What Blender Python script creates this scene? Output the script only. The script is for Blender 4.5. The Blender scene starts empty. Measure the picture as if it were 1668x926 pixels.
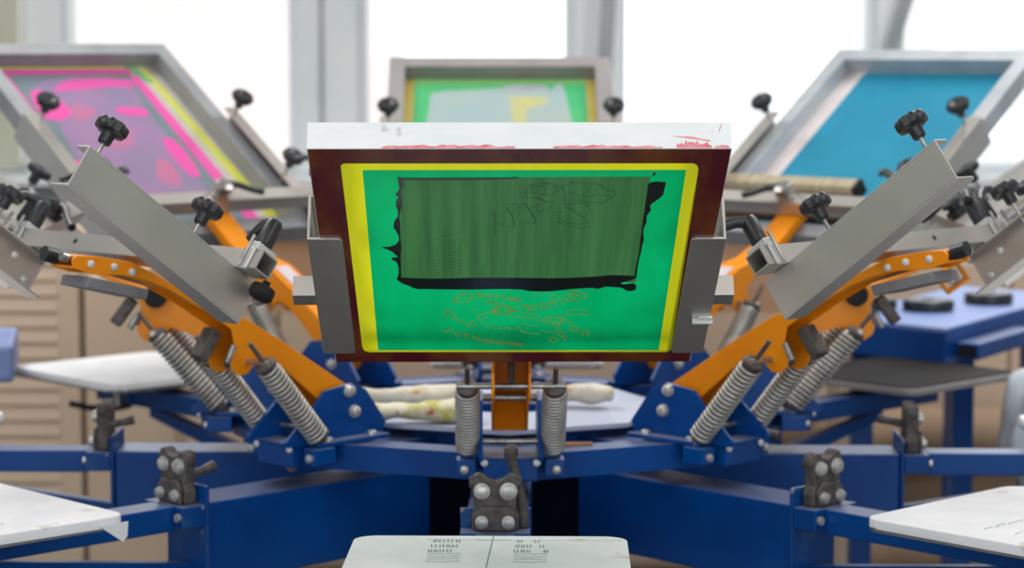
import bpy, bmesh, math, random
from mathutils import Vector, Matrix, noise
random.seed(7)
C = bpy.context.scene
PI = math.pi
Z0 = 0.85                       # height of the carousel datum above the floor

# ---------------------------------------------------------------- camera, world, lights
cam_d = bpy.data.cameras.new('camera'); cam = bpy.data.objects.new('camera', cam_d)
C.collection.objects.link(cam); C.camera = cam
cam.location = (0.010, -4.3874, 0.6565 + Z0)
cam.rotation_euler = (PI/2 - 0.09882, 0, 0)
cam_d.sensor_width = 36.0
cam_d.lens = 3894.94/1668*36.0
cam_d.clip_start = 0.05; cam_d.clip_end = 200
cam_d.dof.use_dof = True
cam_d.dof.focus_distance = 3.22
cam_d.dof.aperture_fstop = 4.4

w = bpy.data.worlds.new('overcast_daylight'); C.world = w; w.use_nodes = True
bg = w.node_tree.nodes['Background']
bg.inputs[0].default_value = (0.93, 0.97, 1.0, 1); bg.inputs[1].default_value = 1.65

C.view_settings.view_transform = 'Standard'; C.view_settings.look = 'None'
C.view_settings.gamma = 1.0; C.view_settings.use_curve_mapping = False
C.view_settings.exposure = 0.5

def area(name, loc, rot, sx, sy, power, col=(1, 0.98, 0.95)):
    l = bpy.data.lights.new(name, 'AREA'); l.shape = 'RECTANGLE'; l.size = sx; l.size_y = sy
    l.energy = power; l.color = col
    o = bpy.data.objects.new(name, l); C.collection.objects.link(o); o.location = loc; o.rotation_euler = rot
    return o
area('ceiling_fill_light', (-1.6, -2.6, 3.3), (0, 0, 0), 1.2, 2.4, 24)
area('ceiling_fill_light', (1.6, -2.6, 3.3), (0, 0, 0), 1.2, 2.4, 24)
area('ceiling_fill_light', (-1.6, 1.2, 3.3), (0, 0, 0), 1.2, 2.4, 58)  # unseen rear fill pair, strengthened to lift the backlit window pillars
area('ceiling_fill_light', (1.6, 1.2, 3.3), (0, 0, 0), 1.2, 2.4, 58)

# ---------------------------------------------------------------- materials
def lin(h):
    h = h.lstrip('#'); v = [int(h[i:i+2], 16)/255 for i in (0, 2, 4)]
    return tuple((c/12.92 if c <= .04045 else ((c+.055)/1.055)**2.4) for c in v) + (1,)
def mat(name, c1, c2=None, scale=8, rough=.5, metal=0, stretch=(1, 1, 1), bump=0, spec=.5, lo=.4, hi=.62,
        translucent=0, coat=0, detail=5, c3=None, s3=40, a3=.3, top_sheen=None):
    m = bpy.data.materials.new(name); m.use_nodes = True; nt = m.node_tree; n = nt.nodes; L = nt.links
    p = n['Principled BSDF']; out = n['Material Output']
    p.inputs['Roughness'].default_value = rough; p.inputs['Metallic'].default_value = metal
    p.inputs['Specular IOR Level'].default_value = spec
    p.inputs['Coat Weight'].default_value = coat
    p.inputs['Base Color'].default_value = lin(c1)
    tc = n.new('ShaderNodeTexCoord'); mp = n.new('ShaderNodeMapping'); mp.inputs['Scale'].default_value = stretch
    L.new(tc.outputs['Object'], mp.inputs[0])
    col = None
    if c2:
        t = n.new('ShaderNodeTexNoise'); t.inputs['Scale'].default_value = scale; t.inputs['Detail'].default_value = detail
        t.inputs['Roughness'].default_value = .6
        L.new(mp.outputs[0], t.inputs['Vector'])
        r = n.new('ShaderNodeValToRGB'); r.color_ramp.elements[0].position = lo; r.color_ramp.elements[1].position = hi
        r.color_ramp.elements[0].color = lin(c1); r.color_ramp.elements[1].color = lin(c2)
        L.new(t.outputs[0], r.inputs[0]); col = r.outputs[0]
        if c3:
            t2 = n.new('ShaderNodeTexNoise'); t2.inputs['Scale'].default_value = s3; t2.inputs['Detail'].default_value = 3
            L.new(tc.outputs['Object'], t2.inputs['Vector'])
            r2 = n.new('ShaderNodeValToRGB'); r2.color_ramp.elements[0].position = .5 + .25*(1-a3); r2.color_ramp.elements[1].position = .56 + .25*(1-a3)
            r2.color_ramp.elements[0].color = (0, 0, 0, 1); r2.color_ramp.elements[1].color = (1, 1, 1, 1)
            L.new(t2.outputs[0], r2.inputs[0])
            mx = n.new('ShaderNodeMix'); mx.data_type = 'RGBA'
            L.new(r2.outputs[0], mx.inputs[0]); L.new(col, mx.inputs[6]); mx.inputs[7].default_value = lin(c3)
            col = mx.outputs[2]
        if top_sheen:   # pale window reflection painted onto upward faces
            gm = n.new('ShaderNodeNewGeometry'); sx = n.new('ShaderNodeSeparateXYZ'); L.new(gm.outputs['Normal'], sx.inputs[0])
            rr = n.new('ShaderNodeMapRange'); rr.inputs[1].default_value = .8; rr.inputs[2].default_value = .98; rr.inputs[4].default_value = .75
            L.new(sx.outputs[2], rr.inputs[0]); md = n.new('ShaderNodeMix'); md.data_type = 'RGBA'
            L.new(rr.outputs[0], md.inputs[0]); L.new(col, md.inputs[6]); md.inputs[7].default_value = lin(top_sheen); col = md.outputs[2]
        L.new(col, p.inputs['Base Color'])
        if bump:
            b = n.new('ShaderNodeBump'); b.inputs['Strength'].default_value = bump; b.inputs['Distance'].default_value = .002
            L.new(t.outputs[0], b.inputs['Height']); L.new(b.outputs[0], p.inputs['Normal'])
    if translucent:
        tr = n.new('ShaderNodeBsdfTranslucent'); ms = n.new('ShaderNodeMixShader'); ms.inputs[0].default_value = translucent
        if col: L.new(col, tr.inputs[0])
        else: tr.inputs[0].default_value = lin(c1)
        L.new(p.outputs[0], ms.inputs[1]); L.new(tr.outputs[0], ms.inputs[2]); L.new(ms.outputs[0], out.inputs[0])
    return m
M = {}
M['blue'] = mat('blue_paint', '#00397C', '#00438A', 6, .36, spec=.3, c3='#174A80', s3=55, a3=.12, top_sheen='#6A728E')
M['blue_worn'] = mat('worn_blue_paint', '#003C80', '#26547F', 26, .4, spec=.3, lo=.5, hi=.72, c3='#84858C', s3=60, a3=.3, top_sheen='#777C92')
M['orange'] = mat('orange_paint', '#E88C00', '#E28400', 9, .4, spec=.35, c3='#B06A14', s3=70, a3=.06)
M['alu'] = mat('brushed_aluminium', '#CFCAC3', '#BDB9B3', 5, .4, .8, stretch=(1.2, 1, 1.2), lo=.25, hi=.75, c3='#DDD9D4', s3=150, a3=.1)
M['alu_dark'] = mat('dull_aluminium', '#8C8C90', '#7D7D82', 14, .5, .55, c3='#A0A0A2', s3=80, a3=.2)
M['alu_edge'] = mat('bright_aluminium', '#DADAD8', '#C9C9C8', 20, .4, .3)
M['steel'] = mat('zinc_steel', '#B4B3B0', '#8E8C88', 40, .32, .8)
M['spring'] = mat('spring_steel', '#BAB7B1', '#A09D97', 30, .42, .6)
M['cast'] = mat('dirty_cast_steel', '#4A4442', '#625C5A', 50, .62, .35, bump=.4, c3='#807976', s3=60, a3=.2)
M['bolt'] = mat('bolt_head_steel', '#CFCEC9', '#A9A7A3', 60, .4, .6)
M['black'] = mat('black_plastic', '#1B1D20', '#26282C', 30, .38)
M['black_matte'] = mat('matte_black_rubber', '#0B0B0C', None, rough=.75)
M['white_face'] = mat('whitewashed_frame_end', '#E0E3E3', '#E7E9E9', 12, .6, lo=.35, hi=.6, stretch=(1, 1, 3), c3='#BCC2BE', s3=26, a3=.28)
M['maroon'] = mat('maroon_lacquer', '#5C1020', '#7A4416', 5.5, .4, spec=.35, lo=.46, hi=.62, stretch=(.6, 1.6, 1), coat=.08)
M['yellow'] = mat('yellow_mesh_fabric', '#E6E61A', '#EAEA2C', 14, .5, spec=.3, stretch=(.6, 4, 1), translucent=.5)
M['green'] = mat('green_emulsion', '#00B068', '#00C27A', 5, .4, spec=.3, stretch=(1, 3, 1), translucent=.5, lo=.35, hi=.7, coat=.05)
M['green_edge'] = mat('pale_green_emulsion', '#1CB276', '#12AC6C', 8, .4, spec=.3, stretch=(.5, 4, 1), translucent=.5)
M['film'] = mat('dark_green_ink_film', '#356E3E', '#4C8A52', 5, .38, spec=.35, stretch=(.35, 11, 1), lo=.35, hi=.68, coat=.06, translucent=.35)
M['ink'] = mat('black_ink', '#0E1B18', '#141F22', 16, .3, coat=.3)
M['ink_line'] = mat('dark_ink_line', '#18411F', None, rough=.5)
M['stencil'] = mat('yellow_stencil_line', '#B8BC36', '#93AE3C', 20, .5)
M['red'] = mat('red_ink_smudge', '#D8606C', '#E79AA2', 70, .5, lo=.35, hi=.6)
M['marker'] = mat('faded_marker', '#13312A', None, rough=.6)
M['cloth'] = mat('platen_paper_cover', '#DCDDE0', '#E6E6E8', 9, .8, lo=.35, hi=.65, stretch=(1, 1.6, 1), bump=.25, c3='#CBC5BE', s3=14, a3=.35)
M['pencil'] = mat('grey_pencil_marks', '#7C8794', '#5E6E84', 60, .8)
M['grey_board'] = mat('platen_board_edge', '#6D6B6A', '#7B7976', 20, .7)
M['dark_board'] = mat('dark_rubber_platen', '#1D1917', '#28221F', 8, .7, spec=.2)
M['frame_grey'] = mat('grey_frame_aluminium', '#9A9DA0', '#8C9094', 10, .5, .4)
M['frame_light'] = mat('pale_frame_aluminium', '#B8BDC2', '#A6ACB2', 10, .45, .4)
M['frame_dull'] = mat('dull_brown_grey_frame', '#94908F', '#8A8687', 10, .55, .3)
M['beige_mesh'] = mat('beige_bare_mesh', '#C9C4B8', '#BBB6AA', 9, .6, translucent=.3)
M['pale_glue'] = mat('pale_pink_glue', '#C5BDBE', '#BDB3B4', 14, .6)
M['turq'] = mat('turquoise_emulsion', '#1888AA', '#1C90B0', 5, .5, translucent=.25)
M['pink'] = mat('pink_ink', '#E255A6', '#D95CA8', 10, .45, translucent=.2)
M['mauve'] = mat('mauve_stained_mesh', '#A47CA6', '#8B7FA0', 6, .55, translucent=.25, lo=.35, hi=.65)
M['greygreen'] = mat('grey_green_mesh', '#73808A', '#6B7C80', 9, .55, translucent=.2)
M['coral'] = mat('coral_ink_stain', '#B0749C', '#BE7094', 12, .5, translucent=.2)
M['lime'] = mat('lime_tape', '#D8D044', '#C4CE54', 9, .5, translucent=.2)
M['lgreen'] = mat('light_green_emulsion', '#4FC383', '#63CB86', 6, .45, translucent=.35)
M['cream_y'] = mat('cream_yellow_mesh', '#DED27E', '#D9C566', 10, .5, translucent=.35)
M['paleblue'] = mat('pale_blue_bare_mesh', '#AFC8CC', '#B9C9C4', 6, .5, translucent=.4)
M['wood'] = mat('pine_wood', '#A89C84', '#968A72', 7, .6, stretch=(1, 8, 8))
M['wood_dark'] = mat('brown_wood', '#8A5E34', '#6C4524', 9, .6, stretch=(1, 6, 6))
M['ply'] = mat('warm_plywood', '#C79C7A', '#BA8E6C', 3, .7, stretch=(1, 1, .4))
M['beige'] = mat('beige_laminate', '#B9A38E', '#C0AA95', 1.5, .7)
M['floor'] = mat('dark_brown_floor', '#3A3431', '#433C37', 2, .6)
M['wall'] = mat('pale_blue_grey_plaster', '#C3CBD0', '#BAC3C8', 1.5, .9)
M['ceiling'] = mat('white_ceiling', '#E6E6E4', None, rough=.9)
M['pillar'] = mat('grey_window_pillar', '#DCE2E4', '#D2D9DC', 2, .6)
M['pvc'] = mat('white_pvc', '#EDF2F6', None, rough=.5)
M['curtain'] = mat('olive_roller_blind', '#BFC0AE', '#B4B5A5', 3, .9)
M['sill'] = mat('white_window_sill', '#DDE3E6', None, rough=.5)
M['post'] = mat('dark_grey_steel', '#9A9FA2', '#8F9598', 4, .5, .2)
M['pale_print'] = mat('faint_yellow_print', '#C6CCA0', '#D2CC8E', 12, .5, translucent=.35)
M['facade'] = mat('pale_pink_render', '#D8C9C2', '#D4C6C0', .3, .9)
M['facade2'] = mat('pale_white_render', '#D4D4D4', '#D0D2D2', .3, .9)
M['rag'] = mat('stained_white_rag', '#D6D2C8', '#C2BBA6', 30, .9, c3='#C98A4C', s3=28, a3=.45)
M['rag2'] = mat('red_stained_rag', '#D8D2BC', '#B4AE5A', 22, .9, lo=.48, hi=.6, c3='#B5474F', s3=24, a3=.5)
M['column'] = mat('shade_black_steel', '#01040E', '#020818', 5, .9, spec=.05)  # near-black colour holds the shadow under the hub ring
M['rag_red'] = mat('red_rag_stain', '#B5474F', None, rough=.9)
M['rag_green'] = mat('green_rag_stain', '#A9A83A', None, rough=.9)
M['rag_pink'] = mat('magenta_rag_stain', '#C03C70', None, rough=.9)
M['lilac'] = mat('smooth_lilac_plate', '#A9B1C8', '#B2B8CA', 5, .4)
M['bluetop'] = mat('pale_blue_steel_top', '#7084B8', '#7C8FC0', 6, .5)
M['bag'] = mat('white_plastic_bag', '#C7D3DE', '#D6E0E8', 8, .4, bump=.6)
M['kraft'] = mat('kraft_paper', '#9A8168', '#8D7560', 5, .8)
M['arm_sheen'] = mat('pale_lilac_sheen', '#C4BCC4', None, rough=.5)  # colour of the painted reflection along the arm tops
def glass_mat():
    m = bpy.data.materials.new('window_glass'); m.use_nodes = True; n = m.node_tree.nodes; L = m.node_tree.links
    n.remove(n['Principled BSDF'])
    t = n.new('ShaderNodeBsdfTransparent'); g = n.new('ShaderNodeBsdfGlossy'); g.inputs['Roughness'].default_value = .02
    f = n.new('ShaderNodeFresnel'); f.inputs[0].default_value = 1.3; mx = n.new('ShaderNodeMixShader')
    L.new(f.outputs[0], mx.inputs[0]); L.new(t.outputs[0], mx.inputs[1]); L.new(g.outputs[0], mx.inputs[2]); L.new(mx.outputs[0], n['Material Output'].inputs[0])
    return m
M['glass'] = glass_mat()

# ---------------------------------------------------------------- mesh helpers
class MB:
    def __init__(s): s.bm = bmesh.new()
    def box(s, x0, x1, y0, y1, z0, z1, mtx=None):
        vs = [s.bm.verts.new((x, y, z)) for x in (x0, x1) for y in (y0, y1) for z in (z0, z1)]
        for f in ((0,1,3,2),(4,6,7,5),(0,4,5,1),(2,3,7,6),(0,2,6,4),(1,5,7,3)): s.bm.faces.new([vs[i] for i in f])
        if mtx is not None:
            for v in vs: v.co = mtx @ v.co
        return s
    def prism(s, pts, a0, a1, axis='y', mtx=None):
        # polygon pts extruded along axis; axis y: pts=(x,z); x: pts=(y,z); z: pts=(x,y)
        def P(p, a):
            return {'y': (p[0], a, p[1]), 'x': (a, p[0], p[1]), 'z': (p[0], p[1], a)}[axis]
        A = [s.bm.verts.new(P(p, a0)) for p in pts]; B = [s.bm.verts.new(P(p, a1)) for p in pts]
        n = len(pts)
        s.bm.faces.new(A); s.bm.faces.new(B[::-1])
        for i in range(n): s.bm.faces.new([A[i], B[i], B[(i+1) % n], A[(i+1) % n]])
        if mtx is not None:
            for v in A+B: v.co = mtx @ v.co
        return s
    def cyl(s, p0, p1, r0, r1=None, n=20, caps=True, prof=None):
        p0 = Vector(p0); p1 = Vector(p1); r1 = r0 if r1 is None else r1
        d = (p1-p0).normalized(); a = d.orthogonal().normalized(); b = d.cross(a)
        ring = lambda p, r: [s.bm.verts.new(p + (a*math.cos(2*PI*i/n) + b*math.sin(2*PI*i/n))*(r*(prof(i/n) if prof else 1))) for i in range(n)]
        A = ring(p0, r0); B = ring(p1, r1)
        for i in range(n): s.bm.faces.new([A[i], A[(i+1) % n], B[(i+1) % n], B[i]])
        if caps: s.bm.faces.new(A[::-1]); s.bm.faces.new(B)
        return s
    def lathe(s, p0, d, prof, n=24, lobes=0, amp=0):
        p0 = Vector(p0); d = Vector(d).normalized(); a = d.orthogonal().normalized(); b = d.cross(a); rings = []
        for r, h in prof:
            rings.append([s.bm.verts.new(p0 + d*h + (a*math.cos(2*PI*i/n) + b*math.sin(2*PI*i/n))*max(r, 1e-5)*(1 + (amp*math.cos(lobes*2*PI*i/n) if lobes and r > .016 else 0))) for i in range(n)])
        for A, B in zip(rings, rings[1:]):
            for i in range(n): s.bm.faces.new([A[i], A[(i+1) % n], B[(i+1) % n], B[i]])
        s.bm.faces.new(rings[0][::-1]); s.bm.faces.new(rings[-1])
        return s
    def tube(s, pts, r, n=8, rs=None):
        pts = [Vector(p) for p in pts]; prev = None; rings = []
        for i, p in enumerate(pts):
            d = ((pts[min(i+1, len(pts)-1)] - pts[max(i-1, 0)])).normalized()
            a = d.orthogonal().normalized() if prev is None else (prev - d*prev.dot(d)).normalized()
            prev = a; b = d.cross(a); rr = rs[i] if rs else r
            rings.append([s.bm.verts.new(p + (a*math.cos(2*PI*k/n) + b*math.sin(2*PI*k/n))*rr) for k in range(n)])
        for A, B in zip(rings, rings[1:]):
            for i in range(n): s.bm.faces.new([A[i], A[(i+1) % n], B[(i+1) % n], B[i]])
        s.bm.faces.new(rings[0][::-1]); s.bm.faces.new(rings[-1])
        return s
    def ribbon(s, pts, w, z, h=.0002):
        # flat painted stroke on the plane z
        P = [Vector((p[0], p[1])) for p in pts]
        Lf = []; Rt = []
        for i, p in enumerate(P):
            d = P[min(i+1, len(P)-1)] - P[max(i-1, 0)]
            d = d.normalized() if d.length > 1e-6 else Vector((1, 0)); nrm = Vector((-d.y, d.x))*w/2
            Lf.append(p+nrm); Rt.append(p-nrm)
        for i in range(len(P)-1):
            s.prism([tuple(Lf[i]), tuple(Rt[i]), tuple(Rt[i+1]), tuple(Lf[i+1])], z, z-h, 'z')
        return s
    def build(s, name, m, parent=None, smooth=False, bevel=0, seg=2, sharp=None):
        bmesh.ops.recalc_face_normals(s.bm, faces=s.bm.faces)
        me = bpy.data.meshes.new(name); s.bm.to_mesh(me); s.bm.free()
        me.materials.append(m)
        if smooth:
            for p in me.polygons: p.use_smooth = True
            if sharp is not None or True:
                try: me.set_sharp_from_angle(angle=math.radians(sharp or 40))
                except Exception: pass
        o = bpy.data.objects.new(name, me); C.collection.objects.link(o)
        if parent: o.parent = parent
        if bevel:
            b = o.modifiers.new('bevel', 'BEVEL'); b.width = bevel; b.segments = seg; b.limit_method = 'ANGLE'; b.angle_limit = math.radians(35)
        return o
def tag(o, label, cat, group=None, kind=None):
    if label: o['label'] = label
    if cat: o['category'] = cat
    if group: o['group'] = group
    if kind: o['kind'] = kind
    return o
def empty(name, mtx=None, label=None, cat=None, group=None):
    o = bpy.data.objects.new(name, None); C.collection.objects.link(o); o.empty_display_size = .05
    if mtx is not None: o.matrix_world = mtx
    if label: tag(o, label, cat, group)
    return o
def struct(o): o['kind'] = 'structure'; return o
def dup(o, parent=None):
    c = o.copy(); C.collection.objects.link(c); c.parent = parent
    return c
def rrect(x0, x1, y0, y1, r, n=6):
    out = []
    for cx, cy, a in ((x1-r, y1-r, 0), (x0+r, y1-r, 90), (x0+r, y0+r, 180), (x1-r, y0+r, 270)):
        for i in range(n+1):
            t = math.radians(a+90*i/n); out.append((cx+r*math.cos(t), cy+r*math.sin(t)))
    return out

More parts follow.
